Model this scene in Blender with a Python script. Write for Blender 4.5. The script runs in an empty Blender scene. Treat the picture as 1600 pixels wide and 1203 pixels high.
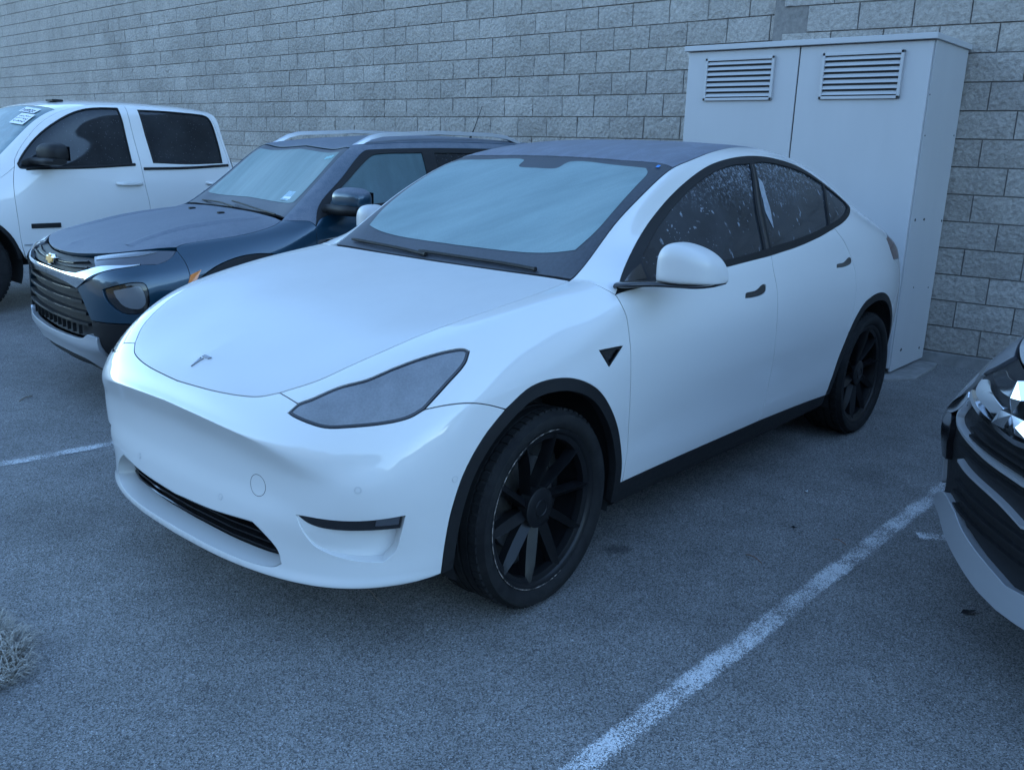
import bpy, bmesh, math, random
import numpy as np
import mathutils
from mathutils import Vector, Matrix
from mathutils.bvhtree import BVHTree
R = math.radians
scene = bpy.context.scene

# ---------------------------------------------------------------- camera
cam = bpy.data.cameras.new('camera'); cam_o = bpy.data.objects.new('camera', cam)
scene.collection.objects.link(cam_o); scene.camera = cam_o
cam.sensor_width = 36.0; cam.lens = 36.0 * 1390.9 / 1600.0; cam.clip_start = 0.05; cam.clip_end = 600
def aim(yaw, pitch, roll):
    d = Vector((math.cos(pitch) * math.cos(yaw), math.cos(pitch) * math.sin(yaw), -math.sin(pitch)))
    r = d.cross(Vector((0, 0, 1))).normalized(); u = r.cross(d)
    r2 = r * math.cos(roll) + u * math.sin(roll); u2 = -r * math.sin(roll) + u * math.cos(roll)
    return Matrix((r2, u2, -d)).transposed()
cam_o.matrix_world = Matrix.Translation((2.2349, 2.7163, 1.5544)) @ aim(3.8623, 0.2589, 0.0311).to_4x4()

# ---------------------------------------------------------------- sky and sun: low winter sun behind the building, so the yard lies in open shade
SUN_EL, SUN_ROT = R(14), R(330)
world = bpy.data.worlds.new('World'); scene.world = world; world.use_nodes = True
wn = world.node_tree
sky = wn.nodes.new('ShaderNodeTexSky'); sky.sky_type = 'NISHITA'; sky.sun_disc = False
sky.sun_elevation = SUN_EL; sky.sun_rotation = SUN_ROT; sky.air_density = 1.0; sky.dust_density = 0.0; sky.ozone_density = 2.7
wn.links.new(sky.outputs[0], wn.nodes['Background'].inputs[0]); wn.nodes['Background'].inputs[1].default_value = 0.15
sun = bpy.data.lights.new('sun', 'SUN'); sun.energy = 2.5; sun.angle = R(0.5); sun.color = (1.0, 0.9, 0.76)
sun_o = bpy.data.objects.new('sun', sun); scene.collection.objects.link(sun_o)
to_sun = Vector((math.cos(SUN_EL) * math.sin(SUN_ROT), math.cos(SUN_EL) * math.cos(SUN_ROT), math.sin(SUN_EL)))
sun_o.rotation_euler = to_sun.to_track_quat('Z', 'Y').to_euler()
scene.view_settings.view_transform = 'Standard'; scene.view_settings.look = 'None'; scene.view_settings.gamma = 1.0
scene.view_settings.use_curve_mapping = False
scene.view_settings.exposure = 2.5
scene.render.engine = 'CYCLES'
scene.cycles.max_bounces = 6; scene.cycles.diffuse_bounces = 3; scene.cycles.glossy_bounces = 4
scene.cycles.use_denoising = True
# ---------------------------------------------------------------- materials
class NT:
    def __init__(self, name):
        self.m = bpy.data.materials.new(name); self.m.use_nodes = True
        self.t = self.m.node_tree; self.b = self.t.nodes['Principled BSDF']; self._obj = None
    def n(self, kind, **kw):
        x = self.t.nodes.new('ShaderNode' + kind)
        for k, v in kw.items():
            if k.startswith('i_'):
                key = k[2:]; key = int(key) if key.isdigit() else key.replace('_', ' ')
                x.inputs[key].default_value = v
            else: setattr(x, k, v)
        return x
    def l(self, a, b): self.t.links.new(a, b)
    def obj(self):
        if self._obj is None: self._obj = self.n('TexCoord')
        return self._obj.outputs['Object']
    def geo(self): return self.n('NewGeometry')
    def vec(self, scale=(1, 1, 1), rot=(0, 0, 0), src=None):
        mp = self.n('Mapping'); mp.inputs['Scale'].default_value = scale; mp.inputs['Rotation'].default_value = rot
        self.l(src or self.obj(), mp.inputs['Vector']); return mp.outputs[0]
    def noise(self, scale, detail=4, rough=0.6, dist=0.0, vec=None):
        x = self.n('TexNoise'); x.inputs['Scale'].default_value = scale; x.inputs['Detail'].default_value = detail
        x.inputs['Roughness'].default_value = rough; x.inputs['Distortion'].default_value = dist
        self.l(vec or self.obj(), x.inputs['Vector']); return x.outputs['Fac']
    def voronoi(self, scale, feature='F1', vec=None, out='Distance'):
        x = self.n('TexVoronoi', feature=feature); x.inputs['Scale'].default_value = scale
        self.l(vec or self.obj(), x.inputs['Vector']); return x.outputs[out]
    def ramp(self, fac, stops, interp='LINEAR'):
        r = self.n('ValToRGB'); e = r.color_ramp.elements; r.color_ramp.interpolation = interp
        while len(e) > 1: e.remove(e[-1])
        for k, (p, c) in enumerate(stops):
            c = (c, c, c, 1) if not hasattr(c, '__len__') else (*c, 1)
            if k == 0: e[0].position = p; e[0].color = c
            else: q = e.new(p); q.color = c
        self.l(fac, r.inputs[0]); return r.outputs[0]
    def mix(self, fac, a, b, mode='MIX'):
        x = self.n('Mix', data_type='RGBA', blend_type=mode)
        for sock, v in ((0, fac), (6, a), (7, b)):
            if hasattr(v, 'links') or hasattr(v, 'is_linked'): self.l(v, x.inputs[sock])
            elif sock == 0: x.inputs[0].default_value = v
            else: x.inputs[sock].default_value = (*v, 1)
        return x.outputs[2]
    def math(self, op, a, b=0.0):
        x = self.n('Math', operation=op)
        for k, v in enumerate((a, b)):
            if hasattr(v, 'is_linked'): self.l(v, x.inputs[k])
            else: x.inputs[k].default_value = v
        return x.outputs[0]
    def sep(self, src=None):
        x = self.n('SeparateXYZ'); self.l(src or self.obj(), x.inputs[0]); return x.outputs
    def bump(self, h, strength=0.3, dist=0.01):
        x = self.n('Bump'); x.inputs['Strength'].default_value = strength; x.inputs['Distance'].default_value = dist
        self.l(h, x.inputs['Height']); self.l(x.outputs[0], self.b.inputs['Normal'])
    def set(self, **kw):
        names = dict(color='Base Color', rough='Roughness', metal='Metallic', spec='Specular IOR Level', coat='Coat Weight', coat_rough='Coat Roughness', trans='Transmission Weight', ior='IOR', alpha='Alpha', sheen='Sheen Weight')
        for k, v in kw.items():
            i = self.b.inputs[names[k]]
            if hasattr(v, 'is_linked'): self.l(v, i)
            elif k == 'color': i.default_value = (*v, 1)
            else: i.default_value = v
        return self

def simple(name, color, rough=0.5, metal=0.0, coat=0.0, spec=0.5, var=0.0, vscale=20):
    k = NT(name)
    if var:
        f = k.noise(vscale, 5, 0.65)
        col = k.mix(k.ramp(f, [(0.3, 0.0), (0.7, 1.0)]), tuple(c * (1 - var) for c in color), tuple(min(1, c * (1 + var)) for c in color))
        k.set(color=col)
        k.set(rough=k.ramp(f, [(0.2, max(0.02, rough - 0.08)), (0.8, min(1, rough + 0.1))]))
    else:
        k.set(color=color, rough=rough)
    k.set(metal=metal, coat=coat, spec=spec, coat_rough=0.05)
    return k.m

M = {}
def make_materials():
    # white pearl paint under a thin film of morning frost and dried water marks
    k = NT('white_paint')
    streak = k.noise(3.0, 6, 0.7, 0.6, k.vec((2.2, 2.2, 0.9)))
    k.set(color=(0.61, 0.60, 0.585), coat=1.0, coat_rough=k.ramp(streak, [(0.35, 0.015), (0.75, 0.05)]), rough=0.35, spec=0.5)
    M['paint'] = k.m
    k = NT('frosted_white_paint')
    f = k.noise(260, 2, 0.5); g = k.noise(2.2, 5, 0.65)
    k.set(color=(0.51, 0.50, 0.49), rough=0.46, coat=k.ramp(g, [(0.3, 0.25), (0.7, 0.55)]), coat_rough=0.22)
    k.bump(f, 0.06, 0.002)
    M['paint_frost'] = k.m
    k = NT('truck_white_paint'); k.set(color=(0.66, 0.65, 0.64), rough=0.4, coat=1.0, coat_rough=0.06); M['truck_white'] = k.m
    # blue metallic paint; frost only lies on what faces the sky
    k = NT('blue_paint')
    k.set(color=(0.003, 0.034, 0.062), metal=0.35, rough=0.28, coat=1.0, coat_rough=0.04)
    M['blue'] = k.m
    k = NT('frosted_blue_paint')
    fine = k.noise(230, 3, 0.6); mid = k.noise(26, 6, 0.75, 0.4); big = k.noise(3.5, 4, 0.6)
    up = k.sep(k.geo().outputs['Normal'])[2]
    amt = k.math('MULTIPLY', k.ramp(up, [(0.25, 0.0), (0.75, 1.0)]), k.ramp(mid, [(0.28, 0.62), (0.58, 1.0)]))
    amt = k.math('MULTIPLY', amt, k.ramp(fine, [(0.3, 0.55), (0.6, 1.0)]))
    amt = k.math('MULTIPLY', amt, k.ramp(big, [(0.3, 0.8), (0.65, 1.0)]))
    k.set(color=k.mix(amt, (0.003, 0.034, 0.062), (0.165, 0.175, 0.205)), metal=k.math('SUBTRACT', 0.35, k.math('MULTIPLY', amt, 0.35)), rough=k.ramp(amt, [(0, 0.35), (1, 0.75)]), coat=k.ramp(amt, [(0, 1.0), (0.35, 0.0)]), coat_rough=0.05)
    k.bump(fine, 0.25, 0.002)
    M['blue_frost'] = k.m
    M['black_plastic'] = simple('black_plastic', (0.010, 0.010, 0.011), 0.55, var=0.25, vscale=60, spec=0.28)
    M['gloss_black'] = simple('gloss_black', (0.010, 0.010, 0.012), 0.12, coat=0.6)
    M['satin_black'] = simple('satin_black', (0.006, 0.006, 0.007), 0.42, coat=0.05, spec=0.28, var=0.2, vscale=9)
    M['liner'] = simple('liner', (0.012, 0.012, 0.013), 0.85, var=0.3, vscale=30)
    M['chrome'] = simple('chrome', (0.78, 0.79, 0.80), 0.10, metal=1.0)
    M['silver'] = simple('silver_plastic', (0.48, 0.49, 0.51), 0.32, metal=0.55, coat=0.3)
    M['dark_chrome'] = simple('dark_chrome', (0.25, 0.25, 0.26), 0.22, metal=1.0)
    M['steel'] = simple('brake_steel', (0.32, 0.31, 0.30), 0.38, metal=1.0, var=0.2, vscale=40)
    M['gold'] = simple('gold_emblem', (0.72, 0.42, 0.10), 0.3, metal=0.7, coat=0.5)
    M['amber'] = simple('amber_lens', (0.75, 0.20, 0.02), 0.2, coat=0.8)
    M['red_lens'] = simple('red_lens', (0.07, 0.006, 0.007), 0.15, coat=0.8)
    M['paper'] = simple('paper', (0.72, 0.74, 0.76), 0.7, var=0.1, vscale=50)
    M['ink'] = simple('ink', (0.03, 0.035, 0.06), 0.7)
    # rubber
    k = NT('tyre_rubber')
    d = k.noise(14, 5, 0.7)
    k.set(color=k.mix(k.ramp(d, [(0.35, 0.0), (0.75, 1.0)]), (0.008, 0.008, 0.009), (0.019, 0.019, 0.019)), rough=0.75, spec=0.22)
    k.bump(k.noise(300, 2, 0.5), 0.1, 0.001); M['tyre'] = k.m
    # frosted windscreen: pale ice over tinted glass, wiped thin in slanting streaks
    def ice(name, base, ice_col, rot, lo, hi, scl=(1, 1, 1), rough=0.5):
        k = NT(name)
        turned = k.vec((1, 1, 1), (0, 0, rot[2])); s1 = k.noise(1.0, 6, 0.60, 0.35, k.vec(scl, src=turned)); s2 = k.noise(1.3, 3, 0.5); fine = k.noise(170, 3, 0.6)
        a = k.math('ADD', k.math('MULTIPLY', s1, 0.75), k.math('MULTIPLY', s2, 0.25))
        amt = k.ramp(a, [(0.34, lo), (0.64, hi)]); amt = k.math('MULTIPLY', amt, k.ramp(fine, [(0.25, 0.8), (0.65, 1.0)]))
        k.set(color=k.mix(amt, base, ice_col), rough=k.ramp(amt, [(0.0, 0.08), (0.5, rough)]), spec=0.5, coat=0.12, coat_rough=0.25)
        k.bump(fine, 0.10, 0.001)
        return k.m
    M['ice_main'] = ice('iced_windscreen', (0.025, 0.062, 0.072), (0.195, 0.28, 0.285), (0, 0, R(52)), 0.70, 1.0, (2.2, 13, 2))
    M['ice_blue'] = ice('iced_suv_glass', (0.022, 0.055, 0.062), (0.16, 0.235, 0.225), (0, 0, R(-8)), 0.66, 1.0, (2.0, 16, 2))
    M['ice_side'] = ice('iced_suv_side_glass', (0.012, 0.035, 0.042), (0.075, 0.135, 0.15), (0, 0, 0), 0.3, 0.9, (6, 3, 2.2))
    M['ice_truck'] = ice('iced_truck_glass', (0.02, 0.05, 0.06), (0.15, 0.23, 0.245), (0, 0, 0), 0.35, 1.0, (12, 9, 5))
    M['frit'] = simple('frosted_frit', (0.035, 0.04, 0.05), 0.45, var=0.35, vscale=70)
    # frosted black roof glass
    k = NT('frosted_roof_glass')
    fine = k.noise(200, 3, 0.6); mid = k.noise(4.5, 6, 0.7, 0.5, k.vec((1, 3, 1)))
    amt = k.math('MULTIPLY', k.ramp(mid, [(0.25, 0.45), (0.65, 0.85)]), k.ramp(fine, [(0.3, 0.75), (0.62, 1.0)]))
    k.set(color=k.mix(amt, (0.012, 0.013, 0.018), (0.20, 0.225, 0.285)), rough=k.ramp(amt, [(0, 0.15), (0.6, 0.6)]), coat=0.25, coat_rough=0.2)
    M['roof_glass'] = k.m
    # dark side glass with melting frost: dots, runs and a frosted upper rim
    k = NT('side_glass')
    xyz = k.sep(); z = xyz[2]
    cell = k.voronoi(80, vec=k.vec((1, 1, 0.62))); cmask = k.noise(7, 3, 0.6)
    dots = k.math('MULTIPLY', k.ramp(cell, [(0.10, 1.0), (0.26, 0.0)]), k.ramp(cmask, [(0.55, 0.0), (0.70, 0.5)]))
    run = k.noise(30, 4, 0.6, 0.25, k.vec((1, 1, 0.05))); runs = k.ramp(run, [(0.63, 0.0), (0.70, 0.5)])
    rim = k.math('MULTIPLY', k.ramp(z, [(1.22, 0.0), (1.50, 0.9)]) if False else k.ramp(k.math('MULTIPLY', k.math('SUBTRACT', z, 1.2), 3.0), [(0.35, 0.0), (1.0, 0.9)]), k.ramp(k.noise(60, 6, 0.8, 0.8), [(0.50, 0.0), (0.62, 0.8)]))
    film = k.ramp(k.noise(2.6, 4, 0.6), [(0.35, 0.02), (0.75, 0.10)])
    amt = k.math('MINIMUM', k.math('ADD', k.math('MAXIMUM', k.math('MAXIMUM', dots, runs), rim), film), 1.0)
    k.set(color=k.mix(amt, (0.010, 0.011, 0.013), (0.32, 0.36, 0.42)), rough=k.ramp(amt, [(0.05, 0.05), (0.5, 0.55)]), spec=0.4)
    M['side_glass'] = k.m
    k = NT('truck_glass')
    sp = k.ramp(k.voronoi(38), [(0.05, 0.25), (0.16, 0.0)]); film = k.ramp(k.noise(3, 4, 0.6), [(0.35, 0.0), (0.75, 0.05)])
    k.set(color=k.mix(k.math('ADD', sp, film), (0.010, 0.012, 0.015), (0.30, 0.33, 0.38)), rough=0.06, spec=0.4); M['truck_glass'] = k.m
    M['dark_glass'] = simple('dark_glass', (0.008, 0.009, 0.011), 0.05, spec=0.5)
    # frosted lamp lens
    k = NT('frosted_lamp')
    fine = k.noise(150, 3, 0.65); g = k.noise(9, 4, 0.6, 0.5)
    k.set(color=k.mix(k.ramp(k.math('ADD', k.math('MULTIPLY', g, 0.6), k.math('MULTIPLY', fine, 0.4)), [(0.35, 0.0), (0.65, 1.0)]), (0.11, 0.115, 0.125), (0.19, 0.195, 0.21)), rough=0.5, coat=0.9, coat_rough=0.10)
    k.bump(fine, 0.12, 0.001); M['lamp_frost'] = k.m
    k = NT('clear_lamp'); k.set(color=(0.15, 0.16, 0.175), rough=0.22, metal=0.25, coat=0.6, coat_rough=0.03); k.bump(k.noise(40, 2, 0.5, vec=k.vec((1, 4, 1))), 0.2, 0.004); M['lamp_clear'] = k.m
    k = NT('smoked_lamp'); k.set(color=(0.07, 0.075, 0.09), rough=0.3, metal=0.1, coat=0.4, coat_rough=0.08); M['lamp_smoke'] = k.m
    # asphalt
    k = NT('asphalt')
    pos = k.geo().outputs['Position']
    agg = k.voronoi(240, vec=pos, out='Color'); aggd = k.voronoi(240, vec=pos); n1 = k.noise(520, 3, 0.7, vec=pos); n2 = k.noise(5, 5, 0.65, vec=pos); n3 = k.noise(0.7, 4, 0.6, vec=pos)
    sepc = k.n('SeparateColor'); k.l(agg, sepc.inputs[0])
    val = k.ramp(sepc.outputs[0], [(0.0, (0.062, 0.060, 0.058)), (0.5, (0.185, 0.180, 0.174)), (0.86, (0.265, 0.26, 0.253)), (0.965, (0.25, 0.255, 0.26)), (1.0, (0.40, 0.40, 0.40))])
    val = k.mix(1.0, val, k.ramp(n1, [(0.32, 0.35), (0.68, 1.5)]), 'MULTIPLY')
    val = k.mix(1.0, val, k.ramp(n2, [(0.3, 0.82), (0.7, 1.14)]), 'MULTIPLY'); val = k.mix(1.0, val, k.ramp(n3, [(0.3, 0.80), (0.7, 1.15)]), 'MULTIPLY')
    wob = k.math('MULTIPLY', k.math('SUBTRACT', k.noise(14, 4, 0.6, vec=pos), 0.5), 0.16)
    for cx, cy, r_, amt_ in ((-.548, .86, .05, .5), (.9, 2.35, .22, .25), (-2.2, 1.25, .16, .2), (.95, -.95, .3, .2), (-.2, -1.45, .25, .25)):
        d_ = k.n('VectorMath', operation='DISTANCE'); k.l(pos, d_.inputs[0]); d_.inputs[1].default_value = (cx, cy, 0)
        val = k.mix(1.0, val, k.ramp(k.math('DIVIDE', k.math('ADD', d_.outputs['Value'], wob), r_ * 2), [(0.25, 1 - amt_), (0.6, 1.0)]), 'MULTIPLY')
    k.set(color=val, rough=0.82, spec=0.35)
    k.bump(k.math('ADD', k.math('MULTIPLY', n1, 0.7), aggd), 0.55, 0.004)
    M['asphalt'] = k.m
    # worn road paint: broken over the aggregate
    def worn(name, thr):
        k = NT(name); pos = k.geo().outputs['Position']
        w = k.noise(150, 5, 0.8, 0.4, vec=pos); w2 = k.noise(6, 3, 0.6, vec=pos); w3 = k.noise(420, 2, 0.6, vec=pos)
        a = k.math('ADD', k.math('ADD', k.math('MULTIPLY', w, 0.7), k.math('MULTIPLY', w2, 0.3)), k.math('MULTIPLY', k.math('SUBTRACT', w3, 0.5), 0.30))
        x = k.sep(k.obj())  # object space: y across the stripe, -0.5..0.5
        e = k.math('MULTIPLY', k.math('POWER', k.math('ABSOLUTE', k.math('MULTIPLY', x[1], 20.0)), 4.0), 0.16)
        a = k.math('SUBTRACT', a, e)
        k.set(color=k.mix(k.ramp(w3, [(0.35, 0.0), (0.7, 1.0)]), (0.48, 0.485, 0.49), (0.70, 0.705, 0.71)), rough=0.75, alpha=k.ramp(a, [(thr, 0.0), (thr + 0.035, 1.0)]))
        return k.m
    M['stripe'] = worn('worn_stripe', 0.475); M['stripe_thin'] = worn('thin_worn_stripe', 0.50)
    # split-face concrete block: tone varies from block to block
    def block(name, tone):
        k = NT(name); pos = k.geo().outputs['Position']
        r = k.n('ObjectInfo').outputs['Random']
        n1 = k.noise(34, 6, 0.72, 0.2, vec=pos); n2 = k.noise(150, 3, 0.6, vec=pos); n3 = k.noise(1.6, 4, 0.6, vec=pos)
        col = k.mix(k.ramp(n1, [(0.3, 0.0), (0.7, 1.0)]), tuple(t * 0.70 for t in tone), tuple(t * 1.22 for t in tone))
        col = k.mix(1.0, col, k.ramp(r, [(0.0, 0.92), (1.0, 1.07)]), 'MULTIPLY'); col = k.mix(1.0, col, k.ramp(n3, [(0.3, 0.85), (0.7, 1.1)]), 'MULTIPLY')
        k.set(color=col, rough=0.92, spec=0.2)
        ridge = k.voronoi(30, vec=pos, feature='SMOOTH_F1')
        h = k.math('ADD', k.math('MULTIPLY', n1, 1.0), k.math('MULTIPLY', n2, 0.22)); h = k.math('ADD', h, k.math('MULTIPLY', ridge, 0.55))
        k.bump(h, 1.0, 0.03)
        return k.m
    M['block'] = block('split_face_block', (0.44, 0.405, 0.37)); M['block_alt'] = block('split_face_block_pale', (0.46, 0.425, 0.39))
    M['mortar'] = simple('mortar', (0.20, 0.185, 0.172), 0.95, var=0.25, vscale=30)
    M['concrete'] = simple('concrete', (0.215, 0.21, 0.205), 0.9, var=0.28, vscale=9)
    k = NT('painted_metal')
    pos = k.geo().outputs['Position']; n = k.noise(1.4, 4, 0.6, vec=k.vec((1, 1, 0.3), src=pos)); n2 = k.noise(60, 3, 0.6, vec=pos)
    k.set(color=k.mix(k.ramp(n, [(0.3, 0.0), (0.7, 1.0)]), (0.40, 0.40, 0.41), (0.45, 0.45, 0.46)), rough=0.45, spec=0.4); k.bump(n2, 0.03, 0.002)
    M['door_paint'] = k.m
    M['dark_gap'] = simple('dark_gap', (0.03, 0.03, 0.032), 0.8)
    k = NT('dry_grass'); r = k.n('ObjectInfo').outputs['Random']; pos = k.geo().outputs['Position']
    k.set(color=k.mix(k.ramp(k.noise(160, 3, 0.6, vec=pos), [(0.3, 0.0), (0.7, 1.0)]), (0.16, 0.13, 0.085), (0.46, 0.44, 0.41)), rough=0.8); M['grass'] = k.m
    M['soil'] = simple('soil', (0.11, 0.095, 0.075), 0.95, var=0.6, vscale=90)
    M['leaf'] = simple('dry_leaf', (0.17, 0.08, 0.045), 0.75, var=0.3, vscale=80)
    M['twig'] = simple('twig', (0.25, 0.20, 0.15), 0.8, var=0.3, vscale=80)
    k = NT('scuffed_rim'); n = k.noise(45, 4, 0.7); k.set(color=k.mix(k.ramp(n, [(0.45, 0.0), (0.6, 1.0)]), (0.012, 0.012, 0.013), (0.42, 0.36, 0.32)), rough=0.5); M['scuff'] = k.m
    M['pale_reflection'] = simple('pale_reflection', (0.24, 0.26, 0.29), 0.5, var=0.35, vscale=45)  # pale colour that paints a reflection onto the rear side window
    M['white_decal'] = simple('white_decal', (0.7, 0.72, 0.74), 0.5)
make_materials()
# ---------------------------------------------------------------- helpers
COL = bpy.context.scene.collection

def link(o, parent=None):
    COL.objects.link(o)
    if parent is not None:
        o.parent = parent
    return o

def thing(name, label, cat, loc=(0, 0, 0), rz=0.0, group=None):
    o = bpy.data.objects.new(name, None)
    o.empty_display_size = 0.1
    link(o)
    o.location = loc
    o.rotation_euler = (0, 0, rz)
    tag(o, label, cat, group)
    return o

def tag(o, label=None, cat=None, group=None, kind=None):
    if label: o['label'] = label
    if cat: o['category'] = cat
    if group: o['group'] = group
    if kind: o['kind'] = kind
    return o

def mesh_obj(name, verts, faces, mat, parent=None, smooth=False, normals=None, bevel=0.0, angle=None):
    me = bpy.data.meshes.new(name)
    me.from_pydata([tuple(map(float, v)) for v in verts], [], [tuple(f) for f in faces])
    if mat is not None:
        me.materials.append(mat)
    if smooth or normals is not None:
        me.polygons.foreach_set('use_smooth', [True] * len(me.polygons))
    if normals is not None:
        me.validate()
        me.normals_split_custom_set_from_vertices([tuple(map(float, n)) for n in normals])
    elif angle is not None:
        me.polygons.foreach_set('use_smooth', [True] * len(me.polygons))
        me.set_sharp_from_angle(angle=math.radians(angle))
    me.update()
    o = bpy.data.objects.new(name, me)
    link(o, parent)
    if bevel:
        m = o.modifiers.new('Bevel', 'BEVEL'); m.width = bevel; m.segments = 2; m.limit_method = 'ANGLE'; m.angle_limit = math.radians(40)
        m.harden_normals = False
    return o

class MB:
    """collects simple shapes into one mesh"""
    def __init__(self): self.v = []; self.f = []
    def add(self, verts, faces):
        b = len(self.v)
        self.v += [tuple(map(float, p)) for p in verts]
        self.f += [tuple(b + i for i in f) for f in faces]
        return self
    def box(self, c, s, rot=None):
        x, y, z = [k / 2 for k in s]
        P = [Vector((a, b, d)) for a in (-x, x) for b in (-y, y) for d in (-z, z)]
        if rot is not None: P = [rot @ p for p in P]
        P = [p + Vector(c) for p in P]
        return self.add(P, [(0, 1, 3, 2), (4, 6, 7, 5), (0, 4, 5, 1), (2, 3, 7, 6), (0, 2, 6, 4), (1, 5, 7, 3)])
    def prism(self, poly, axis, a, b):
        """extrude a 2D polygon along axis ('x','y','z') from a to b"""
        def P(p, t):
            return {'x': (t, p[0], p[1]), 'y': (p[0], t, p[1]), 'z': (p[0], p[1], t)}[axis]
        n = len(poly)
        V = [P(p, a) for p in poly] + [P(p, b) for p in poly]
        F = [tuple(range(n - 1, -1, -1)), tuple(range(n, 2 * n))] + [(i, (i + 1) % n, n + (i + 1) % n, n + i) for i in range(n)]
        return self.add(V, F)
    def tube(self, pts, r, n=8, cap=True):
        pts = [Vector(p) for p in pts]
        rs = r if hasattr(r, '__len__') else [r] * len(pts)
        ref = None; rings = []
        for i, p in enumerate(pts):
            t = (pts[min(i + 1, len(pts) - 1)] - pts[max(i - 1, 0)]).normalized()
            if ref is None:
                ref = t.orthogonal().normalized()
            ref = (ref - t * ref.dot(t)).normalized()
            bi = t.cross(ref)
            rings.append([p + (ref * math.cos(2 * math.pi * k / n) + bi * math.sin(2 * math.pi * k / n)) * rs[i] for k in range(n)])
        V = [q for g in rings for q in g]
        F = []
        for i in range(len(pts) - 1):
            for k in range(n):
                F.append((i * n + k, i * n + (k + 1) % n, (i + 1) * n + (k + 1) % n, (i + 1) * n + k))
        if cap:
            F.append(tuple(range(n - 1, -1, -1))); m = (len(pts) - 1) * n
            F.append(tuple(m + k for k in range(n)))
        return self.add(V, F)
    def loft(self, rings, closed=True, cap=False):
        n = len(rings[0]); V = [q for g in rings for q in g]; F = []
        for i in range(len(rings) - 1):
            for k in range(n if closed else n - 1):
                F.append((i * n + k, i * n + (k + 1) % n, (i + 1) * n + (k + 1) % n, (i + 1) * n + k))
        if cap:
            F.append(tuple(range(n - 1, -1, -1))); m = (len(rings) - 1) * n
            F.append(tuple(m + k for k in range(n)))
        return self.add(V, F)
    def lathe_y(self, prof, c=(0, 0, 0), n=64, a0=0.0, a1=2 * math.pi):
        """prof: list of (r, y); axis = y through c"""
        full = abs(a1 - a0 - 2 * math.pi) < 1e-6
        m = n if full else n + 1
        rings = []
        for (r, y) in prof:
            rings.append([(c[0] + r * math.cos(a0 + (a1 - a0) * k / n), c[1] + y, c[2] + r * math.sin(a0 + (a1 - a0) * k / n)) for k in range(m)])
        return self.loft(rings, closed=full)
    def build(self, name, mat, parent=None, angle=30, bevel=0.0, smooth=True):
        return mesh_obj(name, self.v, self.f, mat, parent, angle=angle if smooth else None, bevel=bevel)

# ---- smooth curves -------------------------------------------------------
def catmull(P, n_per=6, closed=False, alpha=0.5):
    """centripetal Catmull-Rom through P (k x d) -> dense points; keeps the control points"""
    P = np.asarray(P, float); k = len(P)
    if closed:
        Q = np.vstack([P[-1], P, P[0], P[1]]); segs = k
    else:
        Q = np.vstack([2 * P[0] - P[1], P, 2 * P[-1] - P[-2]]); segs = k - 1
    out = []
    for i in range(segs):
        p0, p1, p2, p3 = Q[i], Q[i + 1], Q[i + 2], Q[i + 3]
        d = lambda a, b: max(np.linalg.norm(b - a), 1e-6) ** alpha
        t0 = 0; t1 = t0 + d(p0, p1); t2 = t1 + d(p1, p2); t3 = t2 + d(p2, p3)
        for t in np.linspace(t1, t2, n_per, endpoint=False):
            A1 = (t1 - t) / (t1 - t0) * p0 + (t - t0) / (t1 - t0) * p1
            A2 = (t2 - t) / (t2 - t1) * p1 + (t - t1) / (t2 - t1) * p2
            A3 = (t3 - t) / (t3 - t2) * p2 + (t - t2) / (t3 - t2) * p3
            B1 = (t2 - t) / (t2 - t0) * A1 + (t - t0) / (t2 - t0) * A2
            B2 = (t3 - t) / (t3 - t1) * A2 + (t - t1) / (t3 - t1) * A3
            out.append((t2 - t) / (t2 - t1) * B1 + (t - t1) / (t2 - t1) * B2)
    if not closed: out.append(P[-1])
    return np.array(out)

def smooth_outline(pts, n=8):
    """closed outline; a point given as (x, y, 'c') is a sharp corner, others are smoothed"""
    k = len(pts); corner = [len(p) > 2 for p in pts]
    P = [np.array(p[:2], float) for p in pts]
    if not any(corner):
        return catmull(P, n, closed=True)
    s = corner.index(True); order = [(s + i) % k for i in range(k)] + [s]
    out = []; run = [P[s]]
    for idx in order[1:]:
        run.append(P[idx])
        if corner[idx]:
            seg = catmull(run, n) if len(run) > 2 else np.array([run[0] + (run[1] - run[0]) * t for t in np.linspace(0, 1, n + 1)])
            out += list(seg[:-1]); run = [P[idx]]
    return np.array(out)

def inside(poly, pts):
    poly = np.asarray(poly); pts = np.asarray(pts); x, y = pts[:, 0], pts[:, 1]
    r = np.zeros(len(pts), bool); n = len(poly); j = n - 1
    for i in range(n):
        xi, yi = poly[i]; xj, yj = poly[j]
        c = ((yi > y) != (yj > y)) & (x < (xj - xi) * (y - yi) / (yj - yi + 1e-15) + xi)
        r ^= c; j = i
    return r

def resample(poly, step, closed=True):
    P = np.asarray(poly, float)
    if closed: P = np.vstack([P, P[:1]])
    seg = np.linalg.norm(np.diff(P, axis=0), axis=1); out = []
    for i, L in enumerate(seg):
        m = max(1, int(math.ceil(L / step)))
        for t in range(m): out.append(P[i] + (P[i + 1] - P[i]) * t / m)
    if not closed: out.append(P[-1])
    return np.array(out)

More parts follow.
